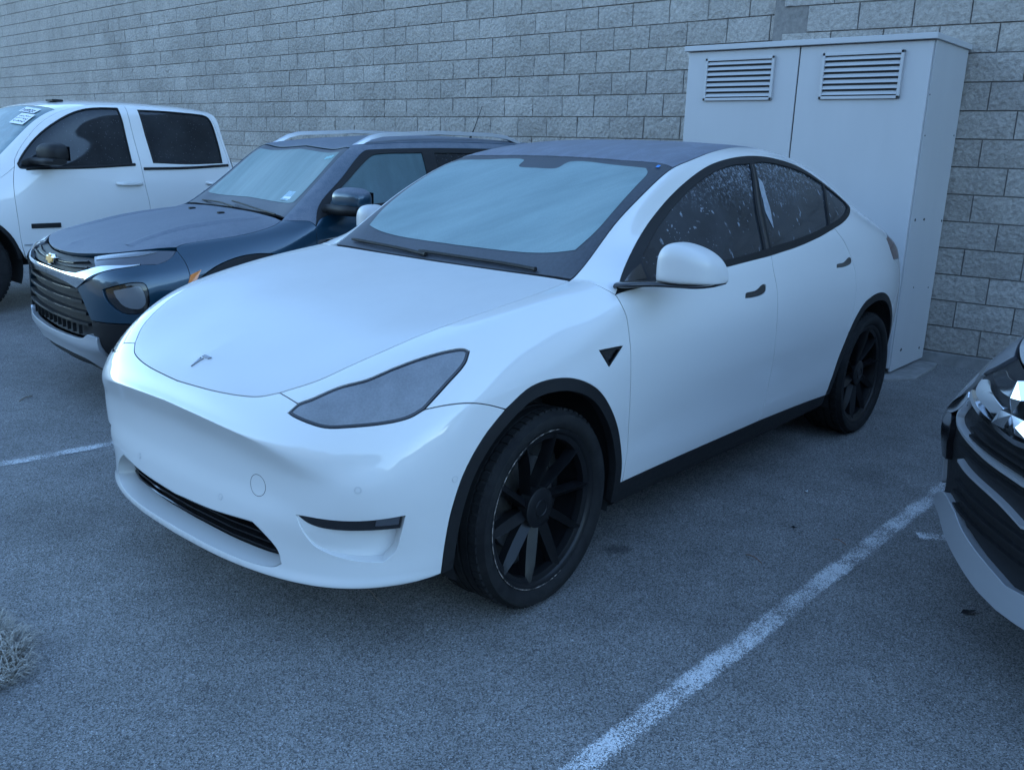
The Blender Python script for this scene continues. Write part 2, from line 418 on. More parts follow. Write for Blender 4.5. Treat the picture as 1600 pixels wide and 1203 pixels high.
# ---- a car half described by a net of cross sections ---------------------
class Skin:
    """smooth surface through net[v][s] = (x, y, z); panels are trimmed out of it.
    Domain coordinates: (a, b) in metres-like units along stations and across lines."""
    def __init__(self, net, nu=7, nv=7, smooth_u=6, smooth_v=0):
        net = np.asarray(net, float)                       # V x S x 3
        A = np.stack([catmull(net[v], nu) for v in range(net.shape[0])])           # V x NU x 3
        G = np.stack([catmull(A[:, i], nv) for i in range(A.shape[1])])            # NU x NV x 3
        for _ in range(smooth_u):
            G[1:-1] = 0.5 * G[1:-1] + 0.25 * (G[:-2] + G[2:])
        for _ in range(smooth_v):
            G[:, 1:-1] = 0.5 * G[:, 1:-1] + 0.25 * (G[:, :-2] + G[:, 2:])
        self.G = G; self.NU, self.NV = G.shape[:2]
        du = np.linalg.norm(np.diff(G, axis=0), axis=2).mean(1); dv = np.linalg.norm(np.diff(G, axis=1), axis=2).mean(0)
        self.ua = np.concatenate([[0], np.cumsum(np.maximum(du, 1e-3))]); self.vb = np.concatenate([[0], np.cumsum(np.maximum(dv, 1e-3))])
        N = self._normals(); self.N = N
        idx = lambda i, j: i * self.NV + j
        self.verts = G.reshape(-1, 3); self.quads = [(idx(i, j), idx(i + 1, j), idx(i + 1, j + 1), idx(i, j + 1)) for i in range(self.NU - 1) for j in range(self.NV - 1)]
        self._bvh = None
    def _normals(self):
        G = self.G
        # reflect across the middle plane y = 0 at the front and rear ends
        tu = np.gradient(G, axis=0); tv = np.gradient(G, axis=1)
        for e in (0, -1):
            if abs(G[e, :, 1]).max() < 1e-6:
                tu[e] = [0, 1, 0] if e == 0 else [0, -1, 0]
        tv0 = tv[:, 0].copy()
        if abs(G[:, 0, 1]).max() < 1e-6:
            tv[:, 0] = [0, 1, 0]
        N = np.cross(tv, tu); N /= np.linalg.norm(N, axis=2, keepdims=True) + 1e-12
        return N
    def _ij(self, ab):
        ab = np.atleast_2d(ab)
        return np.interp(ab[:, 0], self.ua, np.arange(self.NU)), np.interp(ab[:, 1], self.vb, np.arange(self.NV))
    def _bil(self, A, ab):
        i, j = self._ij(ab); i0 = np.clip(i.astype(int), 0, self.NU - 2); j0 = np.clip(j.astype(int), 0, self.NV - 2)
        fi = (i - i0)[:, None]; fj = (j - j0)[:, None]
        return A[i0, j0] * (1 - fi) * (1 - fj) + A[i0 + 1, j0] * fi * (1 - fj) + A[i0, j0 + 1] * (1 - fi) * fj + A[i0 + 1, j0 + 1] * fi * fj
    def P(self, ab): return self._bil(self.G, ab)
    def Nn(self, ab):
        n = self._bil(self.N, ab); return n / (np.linalg.norm(n, axis=1, keepdims=True) + 1e-12)
    def bvh(self):
        if self._bvh is None:
            self._bvh = BVHTree.FromPolygons([tuple(v) for v in self.verts], self.quads)
        return self._bvh
    def dom_at(self, loc, fi):
        """domain coordinates of a point lying on quad fi"""
        i, j = divmod(fi, self.NV - 1); p = np.array(loc)
        a0, a1 = self.ua[i], self.ua[i + 1]; b0, b1 = self.vb[j], self.vb[j + 1]
        s = t = 0.5; q00, q10, q01, q11 = self.G[i, j], self.G[i + 1, j], self.G[i, j + 1], self.G[i + 1, j + 1]
        for _ in range(8):
            f = q00 * (1 - s) * (1 - t) + q10 * s * (1 - t) + q01 * (1 - s) * t + q11 * s * t - p
            ds = (q10 - q00) * (1 - t) + (q11 - q01) * t; dt = (q01 - q00) * (1 - s) + (q11 - q10) * s
            J = np.stack([ds, dt], 1); d, *_ = np.linalg.lstsq(J, -f, rcond=None); s += d[0]; t += d[1]
        return (a0 + (a1 - a0) * s, b0 + (b1 - b0) * t)
    def from_view(self, pts, view):
        """outline given in the side (x,z), top (x,y) or front (y,z) view -> domain coordinates"""
        out = []
        for p in pts:
            if view == 'side': o, d = Vector((p[0], 3, p[1])), Vector((0, -1, 0))
            elif view == 'top': o, d = Vector((p[0], p[1], 4)), Vector((0, 0, -1))
            else: o, d = Vector((5, p[0], p[1])), Vector((-1, 0, 0))
            loc, nor, fi, dist = self.bvh().ray_cast(o, d)
            if loc is None:
                loc, nor, fi, dist = self.bvh().find_nearest(Vector({'side': (p[0], 0.9, p[1]), 'top': (p[0], p[1], 1.2), 'front': (0.8, p[0], p[1])}[view]))
            out.append(self.dom_at(loc, fi))
        return np.array(out)
    def near(self, pts3):
        out = []
        for p in pts3:
            loc, nor, fi, dist = self.bvh().find_nearest(Vector(p)); out.append(self.dom_at(loc, fi))
        return np.array(out)
    def jac(self, ab, h=0.004):
        ab = np.atleast_2d(ab)
        lim = np.array([self.ua[-1], self.vb[-1]]); out = []
        for k in (0, 1):
            d = np.zeros(2); d[k] = h
            p1, p0 = np.clip(ab + d, 0, lim), np.clip(ab - d, 0, lim)
            out.append((self.P(p1) - self.P(p0)) / np.maximum((p1 - p0)[:, k:k + 1], 1e-6))
        return out
    def inset(self, poly, gap):
        """shrink (gap > 0) a domain polygon by a distance measured on the surface"""
        P = np.asarray(poly, float); area = 0.5 * np.sum(P[:, 0] * np.roll(P[:, 1], -1) - np.roll(P[:, 0], -1) * P[:, 1])
        if area < 0: P = P[::-1]
        X = self.P(P); Nn = self.Nn(P); Ja, Jb = self.jac(P)
        # orientation of (a,b) relative to the normal
        sgn = np.sign(np.einsum('ij,ij->i', np.cross(Ja, Jb), Nn)); sgn[sgn == 0] = 1
        def unit(v): return v / (np.linalg.norm(v, axis=1, keepdims=True) + 1e-9)
        t1 = unit(X - np.roll(X, 1, 0)); t2 = unit(np.roll(X, -1, 0) - X)
        b1 = np.cross(Nn, t1) * sgn[:, None]; b2 = np.cross(Nn, t2) * sgn[:, None]
        B = unit(b1 + b2); c = np.clip(np.einsum('ij,ij->i', B, b1), 0.45, 1)[:, None]
        D = B * gap / c
        D[np.abs(X[:, 1]) < 1e-4, 1] = 0.0                  # the middle plane stays put
        out = P.copy()
        for k in range(len(P)):
            J = np.stack([Ja[k], Jb[k]], 1); d, *_ = np.linalg.lstsq(J, D[k], rcond=None); out[k] += np.clip(d, -0.05, 0.05)
        m = np.abs(X[:, 1]) < 1e-4
        out[m] = np.where(np.abs(P[m]) < 1e-9, 0.0, out[m])
        return np.clip(out, 0, [self.ua[-1], self.vb[-1]])
    def panel(self, name, poly, mat, parent, holes=(), gap=0.002, flange=0.015, off=0.0, step=0.022, mirror=False, pad=None, edge_r=0.0015, grid=1, back=False):
        """trimmed panel. poly/holes in domain coordinates. off may be a function of (ab, xyz)."""
        outer = resample(self.inset(resample(poly, step), gap) if gap else np.asarray(poly), step)
        hs = [resample(self.inset(resample(h, step), -gap) if gap else np.asarray(h), step) for h in holes]
        loops = [outer] + hs
        pts = []; edges = []
        for L in loops:
            b = len(pts); pts += [tuple(p) for p in L]; edges += [(b + i, b + (i + 1) % len(L)) for i in range(len(L))]
        nb = len(pts)
        ii = np.arange(0, self.NU, grid); jj = np.arange(0, self.NV, grid)
        A, B = np.meshgrid(self.ua[ii], self.vb[jj], indexing='ij'); g = np.stack([A.ravel(), B.ravel()], 1)
        lo = outer.min(0); hi = outer.max(0)
        g = g[(g[:, 0] > lo[0]) & (g[:, 0] < hi[0]) & (g[:, 1] > lo[1]) & (g[:, 1] < hi[1])]
        if len(g):
            m = inside(outer, g)
            for h in hs: m &= ~inside(h, g)
            g = g[m]
        if len(g):
            bp = np.array(pts)
            keep = np.array([np.min(np.sum((bp - q) ** 2, 1)) > (0.35 * step) ** 2 for q in g]); g = g[keep]
            pts += [tuple(p) for p in g]
        r = mathutils.geometry.delaunay_2d_cdt([Vector(p) for p in pts], edges, [], 0, 1e-7, True)
        V2 = np.array([tuple(v) for v in r[0]]); T = np.array([f for f in r[2] if len(f) == 3])
        cen = V2[T].mean(1); m = inside(outer, cen)
        for h in hs: m &= ~inside(h, cen)
        T = T[m]
        X = self.P(V2); Nn = self.Nn(V2)
        o = off(V2, X) if callable(off) else off
        if callable(off): X = X + Nn * np.asarray(o)[:, None]
        else: X = X + Nn * o
        if callable(off):
            Nn = vertex_normals(X, T, Nn)
        # consistent facing
        fn = np.cross(X[T[:, 1]] - X[T[:, 0]], X[T[:, 2]] - X[T[:, 0]])
        flip = np.einsum('ij,ij->i', fn, Nn[T[:, 0]]) < 0
        T[flip] = T[flip][:, ::-1]
        verts = list(X); nor = list(Nn); faces = [tuple(t) for t in T]
        if flange:
            orig = r[3]; new_of = {}
            for ni, lst in enumerate(orig):
                for k in lst: new_of.setdefault(k, ni)
            b = 0
            for L in loops:
                ids = [new_of.get(b + i) for i in range(len(L))]; b += len(L)
                ids = [i for i in ids if i is not None]
                c = np.array([X[i] for i in ids]); cn = np.array([Nn[i] for i in ids])
                t = np.roll(c, -1, 0) - np.roll(c, 1, 0); t /= np.linalg.norm(t, axis=1, keepdims=True) + 1e-9
                side = np.cross(t, cn)
                # outward = away from the panel
                ab = V2[ids]; test = self.P(ab) ; ctr = c + side * 0.004
                q = self.near_dom(ab, side * 0.004)
                s = 1.0 if (inside(outer, q).mean() < 0.5 if L is outer else inside(L, q).mean() > 0.5) else -1.0
                side *= s
                base = len(verts); n = len(ids)
                mid = np.abs(c[:, 1]) < 1e-4; side[mid, 1] = 0.0
                ring1 = c.copy(); ring2 = c + side * edge_r * 0.9 - cn * edge_r; ring3 = ring2 - cn * flange
                verts += list(ring1) + list(ring2) + list(ring3)
                nn = cn * 0.8 + side * 0.6; nor += list(nn / np.linalg.norm(nn, axis=1, keepdims=True)) + list(side) + list(side)
                fl = []
                for i in range(n):
                    j = (i + 1) % n
                    if abs(c[i][1]) < 1e-4 and abs(c[j][1]) < 1e-4: continue
                    fl += [(base + i, base + j, base + n + j, base + n + i), (base + n + i, base + n + j, base + 2 * n + j, base + 2 * n + i)]
                f0 = fl[0]; fnv = np.cross(np.array(verts[f0[1]]) - verts[f0[0]], np.array(verts[f0[2]]) - verts[f0[0]])
                if np.dot(fnv, nor[f0[2]]) < 0: fl = [f[::-1] for f in fl]
                faces += fl
        verts = np.array(verts); nor = np.array(nor)
        z = np.abs(verts[:, 1]) < 1e-4; nor[z, 1] = 0.0; nor /= np.linalg.norm(nor, axis=1, keepdims=True) + 1e-12
        if mirror == 'only':
            verts = verts * [1, -1, 1]; nor = nor * [1, -1, 1]; faces = [f[::-1] for f in faces]
        elif mirror == 'join':
            n = len(verts)
            faces = faces + [tuple(n + i for i in f[::-1]) for f in faces]
            verts = np.vstack([verts, verts * [1, -1, 1]]); nor = np.vstack([nor, nor * [1, -1, 1]])
        return mesh_obj(name, verts, faces, mat, parent, normals=nor)
    def near_dom(self, ab, d3):
        Ja, Jb = self.jac(ab); out = np.array(ab, float)
        for k in range(len(out)):
            d, *_ = np.linalg.lstsq(np.stack([Ja[k], Jb[k]], 1), d3[k], rcond=None); out[k] += d
        return out

def vertex_normals(X, T, ref):
    fn = np.cross(X[T[:, 1]] - X[T[:, 0]], X[T[:, 2]] - X[T[:, 0]])
    s = np.sign(np.einsum('ij,ij->i', fn, ref[T[:, 0]])); fn *= s[:, None]
    N = np.zeros_like(X)
    for k in range(3): np.add.at(N, T[:, k], fn)
    l = np.linalg.norm(N, axis=1, keepdims=True); N = np.where(l > 1e-12, N / (l + 1e-15), ref)
    return N

def band(poly_in, width, skin):
    return skin.inset(poly_in, -width)
# ---------------------------------------------------------------- white electric crossover: body net (half, metres, front axle at x = 0)
def sedan_net():
    # lines from the middle of the roof down to the sill; 24 stations from the nose round to the tail
    V = []
    def line(s): V.append([tuple(float(k) for k in p.split(',')) for p in s.split()])
    line('.70,0,.857 .64,0,.88 .54,0,.913 .43,0,.946 .33,0,.972 .23,0,.995 .12,0,1.016 -.04,0,1.043 -.21,0,1.069 -.36,0,1.09 -.395,0,1.105 -.58,0,1.225 -.82,0,1.38 -1.06,0,1.52 -1.4,0,1.60 -1.8,0,1.622 -2.2,0,1.605 -2.6,0,1.545 -2.95,0,1.45 -3.3,0,1.32 -3.55,0,1.215 -3.68,0,1.155 -3.74,0,1.125 -3.76,0,1.115')
    line('.735,0,.842 .70,.14,.85 .62,.24,.882 .50,.31,.925 .38,.345,.96 .26,.36,.988 .14,.37,1.012 -.03,.375,1.043 -.2,.375,1.07 -.36,.37,1.092 -.392,.37,1.105 -.58,.37,1.222 -.82,.365,1.375 -1.065,.36,1.512 -1.4,.35,1.592 -1.8,.34,1.616 -2.2,.33,1.598 -2.6,.32,1.537 -2.95,.32,1.44 -3.3,.31,1.31 -3.55,.31,1.205 -3.68,.28,1.147 -3.745,.17,1.12 -3.77,0,1.11')
    line('.79,0,.805 .785,.2,.805 .755,.38,.812 .69,.52,.845 .57,.615,.905 .42,.665,.962 .28,.69,.995 .03,.715,1.04 -.18,.715,1.07 -.35,.70,1.093 -.385,.69,1.105 -.60,.68,1.25 -.83,.665,1.385 -1.11,.64,1.50 -1.45,.59,1.567 -1.85,.555,1.597 -2.2,.545,1.585 -2.6,.535,1.525 -2.95,.53,1.43 -3.3,.52,1.30 -3.55,.50,1.195 -3.69,.42,1.138 -3.76,.25,1.11 -3.785,0,1.10')
    line('.83,0,.775 .828,.22,.773 .805,.42,.77 .75,.585,.785 .64,.69,.845 .47,.755,.925 .30,.79,.975 .04,.81,1.028 -.18,.815,1.062 -.37,.815,1.088 -.42,.80,1.105 -.66,.765,1.20 -.90,.72,1.31 -1.19,.69,1.44 -1.48,.672,1.515 -1.85,.665,1.553 -2.22,.668,1.52 -2.55,.70,1.43 -2.85,.735,1.315 -3.22,.71,1.225 -3.52,.68,1.13 -3.7,.56,1.085 -3.79,.33,1.06 -3.82,0,1.05')
    line('.86,0,.735 .858,.24,.732 .835,.46,.722 .775,.64,.725 .67,.755,.765 .51,.83,.835 .32,.87,.90 .05,.885,.955 -.18,.888,.995 -.37,.878,1.05 -.42,.87,1.08 -.66,.845,1.135 -.90,.815,1.19 -1.17,.805,1.27 -1.47,.80,1.315 -1.83,.79,1.345 -2.21,.785,1.35 -2.57,.80,1.31 -2.88,.815,1.235 -3.23,.80,1.165 -3.52,.75,1.09 -3.71,.64,1.05 -3.81,.38,1.025 -3.845,0,1.015')
    line('.875,0,.722 .873,.25,.715 .846,.48,.691 .784,.667,.680 .685,.785,.695 .53,.872,.76 .33,.915,.82 .05,.928,.87 -.18,.93,.93 -.38,.915,1.005 -.42,.912,1.03 -.66,.91,1.075 -.9,.907,1.088 -1.17,.905,1.10 -1.45,.903,1.117 -1.82,.895,1.145 -2.2,.878,1.18 -2.57,.868,1.20 -2.9,.868,1.165 -3.25,.85,1.10 -3.54,.80,1.04 -3.73,.69,1.0 -3.83,.42,.98 -3.865,0,.97')
    line('.8735,0,.7165 .8712,.25,.7095 .8435,.482,.6845 .784,.676,.640 .692,.793,.655 .545,.885,.71 .335,.925,.77 .05,.94,.81 -.18,.943,.86 -.39,.935,.93 -.43,.933,.945 -.67,.93,.99 -.9,.93,1.0 -1.17,.93,1.01 -1.45,.93,1.02 -1.82,.925,1.04 -2.2,.915,1.06 -2.58,.912,1.06 -2.92,.912,1.03 -3.27,.885,.99 -3.56,.825,.95 -3.75,.71,.92 -3.85,.43,.90 -3.885,0,.89')
    line('.842,0,.635 .838,.25,.63 .815,.48,.612 .775,.68,.585 .705,.805,.59 .555,.893,.63 .34,.935,.69 .05,.953,.73 -.18,.955,.77 -.40,.952,.83 -.44,.951,.84 -.67,.95,.87 -.9,.95,.88 -1.17,.95,.885 -1.45,.95,.89 -1.82,.947,.90 -2.2,.942,.91 -2.58,.945,.90 -2.92,.945,.88 -3.27,.91,.87 -3.57,.84,.85 -3.76,.72,.83 -3.86,.44,.81 -3.89,0,.80')
    line('.838,0,.54 .834,.25,.535 .810,.48,.525 .775,.68,.51 .70,.805,.51 .555,.895,.54 .34,.938,.58 .05,.958,.61 -.18,.958,.63 -.41,.952,.66 -.45,.951,.665 -.68,.948,.68 -.91,.947,.685 -1.18,.947,.69 -1.45,.948,.69 -1.82,.948,.69 -2.2,.948,.70 -2.58,.953,.70 -2.92,.955,.70 -3.27,.915,.70 -3.57,.845,.69 -3.76,.72,.68 -3.85,.44,.67 -3.88,0,.66')
    line('.856,0,.45 .850,.25,.445 .824,.48,.44 .775,.67,.435 .685,.80,.435 .545,.89,.45 .34,.935,.47 .05,.952,.48 -.19,.950,.49 -.42,.938,.50 -.46,.937,.50 -.69,.932,.51 -.91,.93,.51 -1.18,.93,.512 -1.45,.931,.515 -1.82,.932,.52 -2.2,.935,.53 -2.58,.948,.53 -2.92,.952,.53 -3.27,.91,.53 -3.56,.835,.52 -3.74,.71,.51 -3.82,.43,.50 -3.85,0,.49')
    line('.865,0,.365 .858,.25,.36 .825,.48,.355 .765,.665,.355 .675,.79,.355 .54,.883,.36 .34,.928,.37 .05,.945,.38 -.19,.943,.385 -.42,.934,.385 -.46,.933,.385 -.69,.93,.385 -.91,.93,.385 -1.18,.93,.385 -1.45,.93,.386 -1.82,.931,.39 -2.2,.934,.40 -2.57,.945,.41 -2.92,.948,.41 -3.26,.90,.41 -3.54,.82,.40 -3.7,.69,.40 -3.78,.42,.39 -3.8,0,.385')
    line('.868,0,.29 .86,.25,.289 .828,.48,.288 .765,.665,.29 .675,.79,.294 .54,.88,.30 .34,.92,.29 .05,.935,.295 -.19,.932,.30 -.42,.926,.305 -.46,.925,.305 -.69,.923,.308 -.91,.922,.31 -1.18,.922,.31 -1.45,.922,.31 -1.82,.922,.315 -2.2,.925,.32 -2.57,.935,.33 -2.92,.935,.33 -3.25,.885,.33 -3.52,.80,.33 -3.67,.67,.33 -3.74,.4,.33 -3.76,0,.33')
    line('.872,0,.245 .864,.25,.245 .832,.48,.247 .77,.665,.25 .68,.785,.254 .545,.872,.262 .34,.905,.25 .05,.92,.25 -.19,.916,.25 -.42,.91,.25 -.46,.909,.25 -.69,.906,.25 -.91,.905,.25 -1.18,.905,.25 -1.45,.905,.25 -1.82,.905,.255 -2.2,.908,.26 -2.57,.91,.27 -2.92,.91,.275 -3.24,.85,.28 -3.5,.77,.28 -3.63,.64,.28 -3.7,.38,.28 -3.72,0,.28')
    line('.82,0,.215 .81,.24,.217 .78,.46,.22 .72,.62,.225 .63,.73,.228 .50,.80,.23 .33,.83,.21 .05,.84,.21 -.19,.84,.21 -.42,.83,.21 -.46,.83,.21 -.69,.83,.21 -.91,.83,.21 -1.18,.83,.21 -1.45,.83,.21 -1.82,.83,.21 -2.2,.83,.21 -2.57,.83,.22 -2.92,.83,.23 -3.24,.78,.24 -3.45,.70,.24 -3.55,.58,.24 -3.6,.33,.24 -3.62,0,.24')
    n = {len(v) for v in V}; assert n == {24}, n
    return V
# ---------------------------------------------------------------- blue compact SUV: body net (half, front axle at x = 0)
def suv_net():
    V = []
    def line(s): V.append([tuple(float(k) for k in p.split(',')) for p in s.split()])
    line('.72,0,.935 .62,0,.965 .52,0,.992 .42,0,1.015 .32,0,1.037 .22,0,1.055 .12,0,1.072 -.03,0,1.092 -.2,0,1.108 -.30,0,1.116 -.345,0,1.125 -.58,0,1.32 -.82,0,1.515 -1.0,0,1.575 -1.45,0,1.625 -2.0,0,1.635 -2.6,0,1.62 -3.05,0,1.585 -3.3,0,1.55 -3.36,0,1.53 -3.38,0,1.52')
    line('.76,0,.915 .72,.16,.925 .64,.27,.955 .53,.35,.985 .41,.39,1.013 .3,.41,1.037 .17,.42,1.06 -.02,.42,1.085 -.19,.42,1.103 -.295,.42,1.112 -.34,.42,1.12 -.585,.40,1.312 -.825,.37,1.503 -1.0,.365,1.562 -1.45,.36,1.61 -2,.36,1.62 -2.6,.355,1.605 -3.05,.35,1.57 -3.3,.33,1.535 -3.37,.2,1.52 -3.39,0,1.515')
    line('.80,0,.895 .79,.22,.893 .755,.42,.90 .67,.58,.92 .54,.68,.945 .42,.735,.97 .28,.765,.99 .05,.78,1.02 -.16,.765,1.06 -.25,.745,1.09 -.30,.735,1.105 -.57,.665,1.31 -.83,.605,1.525 -.97,.58,1.555 -1.45,.565,1.595 -2,.56,1.605 -2.6,.55,1.59 -3.05,.53,1.555 -3.3,.47,1.52 -3.385,.28,1.505 -3.41,0,1.50')
    line('.825,0,.87 .82,.23,.868 .79,.44,.873 .71,.61,.89 .58,.72,.905 .44,.785,.925 .28,.825,.945 .05,.84,.98 -.16,.84,1.02 -.32,.835,1.065 -.37,.825,1.09 -.62,.755,1.28 -.88,.685,1.49 -1.02,.665,1.52 -1.45,.655,1.543 -2,.65,1.55 -2.6,.645,1.535 -3.07,.62,1.49 -3.34,.54,1.44 -3.43,.32,1.42 -3.46,0,1.41')
    line('.845,0,.84 .84,.24,.838 .812,.455,.842 .74,.635,.852 .62,.755,.862 .47,.828,.875 .29,.868,.89 .05,.88,.925 -.17,.88,.965 -.36,.875,1.04 -.41,.87,1.07 -.66,.82,1.19 -.90,.775,1.29 -1.04,.76,1.34 -1.45,.755,1.36 -2,.75,1.365 -2.6,.74,1.36 -3.1,.72,1.33 -3.4,.62,1.26 -3.5,.37,1.23 -3.53,0,1.22')
    line('.855,0,.805 .852,.25,.803 .825,.47,.805 .755,.655,.812 .64,.785,.818 .485,.855,.828 .30,.89,.84 .05,.90,.865 -.17,.90,.90 -.38,.89,.985 -.43,.885,1.03 -.68,.852,1.14 -.91,.85,1.165 -1.05,.85,1.175 -1.45,.848,1.185 -2,.845,1.20 -2.6,.835,1.22 -3.12,.81,1.22 -3.43,.69,1.13 -3.54,.41,1.10 -3.57,0,1.09')
    line('.862,0,.74 .86,.26,.738 .832,.48,.738 .765,.67,.74 .65,.80,.745 .49,.873,.75 .30,.902,.76 .05,.91,.78 -.17,.91,.80 -.39,.905,.85 -.44,.903,.87 -.69,.893,.98 -.92,.89,1.01 -1.06,.89,1.02 -1.45,.888,1.03 -2,.885,1.05 -2.6,.88,1.07 -3.13,.855,1.06 -3.44,.73,1.0 -3.55,.43,.97 -3.58,0,.96')
    line('.866,0,.64 .864,.26,.64 .838,.48,.64 .77,.67,.64 .65,.80,.645 .49,.875,.65 .30,.905,.66 .05,.912,.68 -.17,.912,.70 -.4,.905,.72 -.45,.905,.73 -.69,.902,.78 -.92,.90,.79 -1.06,.90,.79 -1.45,.90,.80 -2,.90,.81 -2.6,.898,.83 -3.13,.87,.83 -3.44,.745,.80 -3.55,.44,.78 -3.58,0,.77')
    line('.868,0,.52 .866,.26,.52 .84,.48,.52 .77,.665,.52 .645,.79,.525 .485,.865,.53 .30,.898,.54 .05,.905,.55 -.17,.905,.56 -.4,.90,.57 -.45,.90,.57 -.69,.897,.58 -.92,.895,.58 -1.06,.895,.58 -1.45,.895,.59 -2,.895,.59 -2.6,.895,.60 -3.13,.865,.60 -3.43,.74,.58 -3.54,.44,.57 -3.57,0,.56')
    line('.865,0,.40 .86,.26,.40 .83,.47,.405 .76,.645,.415 .63,.77,.425 .475,.85,.43 .3,.885,.43 .05,.895,.43 -.17,.895,.43 -.4,.89,.43 -.45,.89,.43 -.69,.887,.43 -.92,.885,.43 -1.06,.885,.43 -1.45,.885,.43 -2,.885,.44 -2.6,.885,.45 -3.1,.855,.45 -3.4,.72,.45 -3.52,.43,.44 -3.55,0,.43')
    line('.845,0,.31 .838,.25,.31 .805,.45,.318 .735,.61,.33 .61,.73,.345 .465,.82,.35 .3,.865,.34 .05,.88,.33 -.17,.88,.33 -.4,.875,.33 -.45,.875,.33 -.69,.872,.33 -.92,.87,.33 -1.06,.87,.33 -1.45,.87,.33 -2,.87,.33 -2.6,.87,.34 -3.1,.84,.34 -3.37,.70,.34 -3.48,.41,.34 -3.5,0,.34')
    line('.80,0,.235 .79,.24,.237 .755,.42,.245 .69,.57,.255 .575,.68,.27 .445,.77,.28 .3,.83,.27 .05,.84,.24 -.17,.84,.24 -.4,.84,.24 -.45,.84,.24 -.69,.84,.24 -.92,.84,.24 -1.06,.84,.24 -1.45,.84,.24 -2,.84,.24 -2.6,.84,.25 -3.05,.80,.27 -3.3,.66,.27 -3.4,.38,.27 -3.42,0,.27')
    n = {len(v) for v in V}; assert n == {21}, n
    return V
# ---------------------------------------------------------------- white pickup and chrome-fronted crossover: body nets
def rows(txt):
    V = [[tuple(float(k) for k in p.split(',')) for p in l.split()] for l in txt.strip().splitlines()]
    n = {len(v) for v in V}; assert len(n) == 1, [len(v) for v in V]
    return np.array(V)
def truck_net():
    return rows('''.78,0,1.10 .68,0,1.13 .55,0,1.15 .40,0,1.165 .25,0,1.175 .05,0,1.19 -.2,0,1.205 -.27,0,1.22 -.52,0,1.47 -.78,0,1.72 -1.05,0,1.85 -1.6,0,1.895 -2.1,0,1.89 -2.4,0,1.875 -2.52,0,1.86
.86,0,1.07 .82,.3,1.08 .70,.45,1.12 .52,.50,1.15 .30,.51,1.165 .07,.51,1.18 -.19,.51,1.195 -.26,.51,1.21 -.53,.48,1.46 -.79,.45,1.705 -1.06,.44,1.835 -1.6,.44,1.88 -2.1,.44,1.877 -2.4,.43,1.862 -2.52,.43,1.848
.90,0,1.03 .88,.36,1.035 .78,.62,1.06 .60,.74,1.09 .36,.78,1.115 .08,.79,1.14 -.18,.79,1.165 -.25,.785,1.185 -.55,.745,1.45 -.82,.71,1.69 -1.08,.695,1.805 -1.6,.69,1.855 -2.1,.69,1.852 -2.4,.685,1.835 -2.52,.68,1.822
.93,0,.98 .91,.37,.985 .82,.68,1.0 .66,.83,1.02 .40,.87,1.04 .09,.88,1.06 -.20,.885,1.10 -.30,.88,1.13 -.60,.85,1.40 -.90,.815,1.64 -1.15,.80,1.775 -1.6,.79,1.815 -2.1,.79,1.812 -2.44,.785,1.79 -2.55,.78,1.77
.945,0,.90 .925,.38,.90 .84,.71,.905 .69,.87,.915 .42,.92,.93 .09,.93,.95 -.22,.93,1.0 -.35,.925,1.06 -.66,.905,1.32 -.95,.88,1.46 -1.2,.87,1.53 -1.6,.865,1.55 -2.1,.865,1.55 -2.47,.86,1.54 -2.59,.855,1.52
.95,0,.80 .93,.38,.80 .85,.72,.80 .70,.885,.81 .43,.94,.82 .09,.95,.84 -.24,.95,.89 -.40,.945,.98 -.70,.94,1.22 -.98,.938,1.27 -1.22,.936,1.275 -1.6,.935,1.28 -2.1,.935,1.285 -2.5,.933,1.29 -2.62,.93,1.30
.955,0,.65 .935,.38,.65 .855,.72,.65 .705,.89,.66 .43,.95,.67 .09,.96,.70 -.25,.96,.75 -.41,.96,.80 -.72,.96,1.02 -1.0,.96,1.06 -1.24,.96,1.07 -1.6,.96,1.08 -2.1,.96,1.08 -2.52,.958,1.09 -2.65,.955,1.10
.955,0,.5 .935,.38,.5 .855,.72,.5 .705,.885,.52 .43,.945,.54 .09,.955,.56 -.25,.957,.60 -.42,.957,.64 -.73,.957,.78 -1.0,.957,.80 -1.24,.957,.80 -1.6,.957,.80 -2.1,.957,.80 -2.54,.955,.80 -2.67,.952,.80
.93,0,.38 .91,.37,.38 .83,.69,.38 .69,.85,.39 .43,.91,.40 .09,.925,.42 -.25,.93,.43 -.43,.93,.44 -.73,.93,.47 -1.0,.93,.47 -1.24,.93,.47 -1.6,.93,.47 -2.1,.93,.47 -2.55,.928,.47 -2.68,.925,.47
.88,0,.3 .86,.35,.3 .79,.64,.3 .66,.79,.31 .42,.84,.32 .09,.86,.33 -.25,.87,.33 -.43,.87,.33 -.73,.87,.33 -1.0,.87,.33 -1.24,.87,.33 -1.6,.87,.33 -2.1,.87,.33 -2.55,.868,.33 -2.68,.865,.33''')
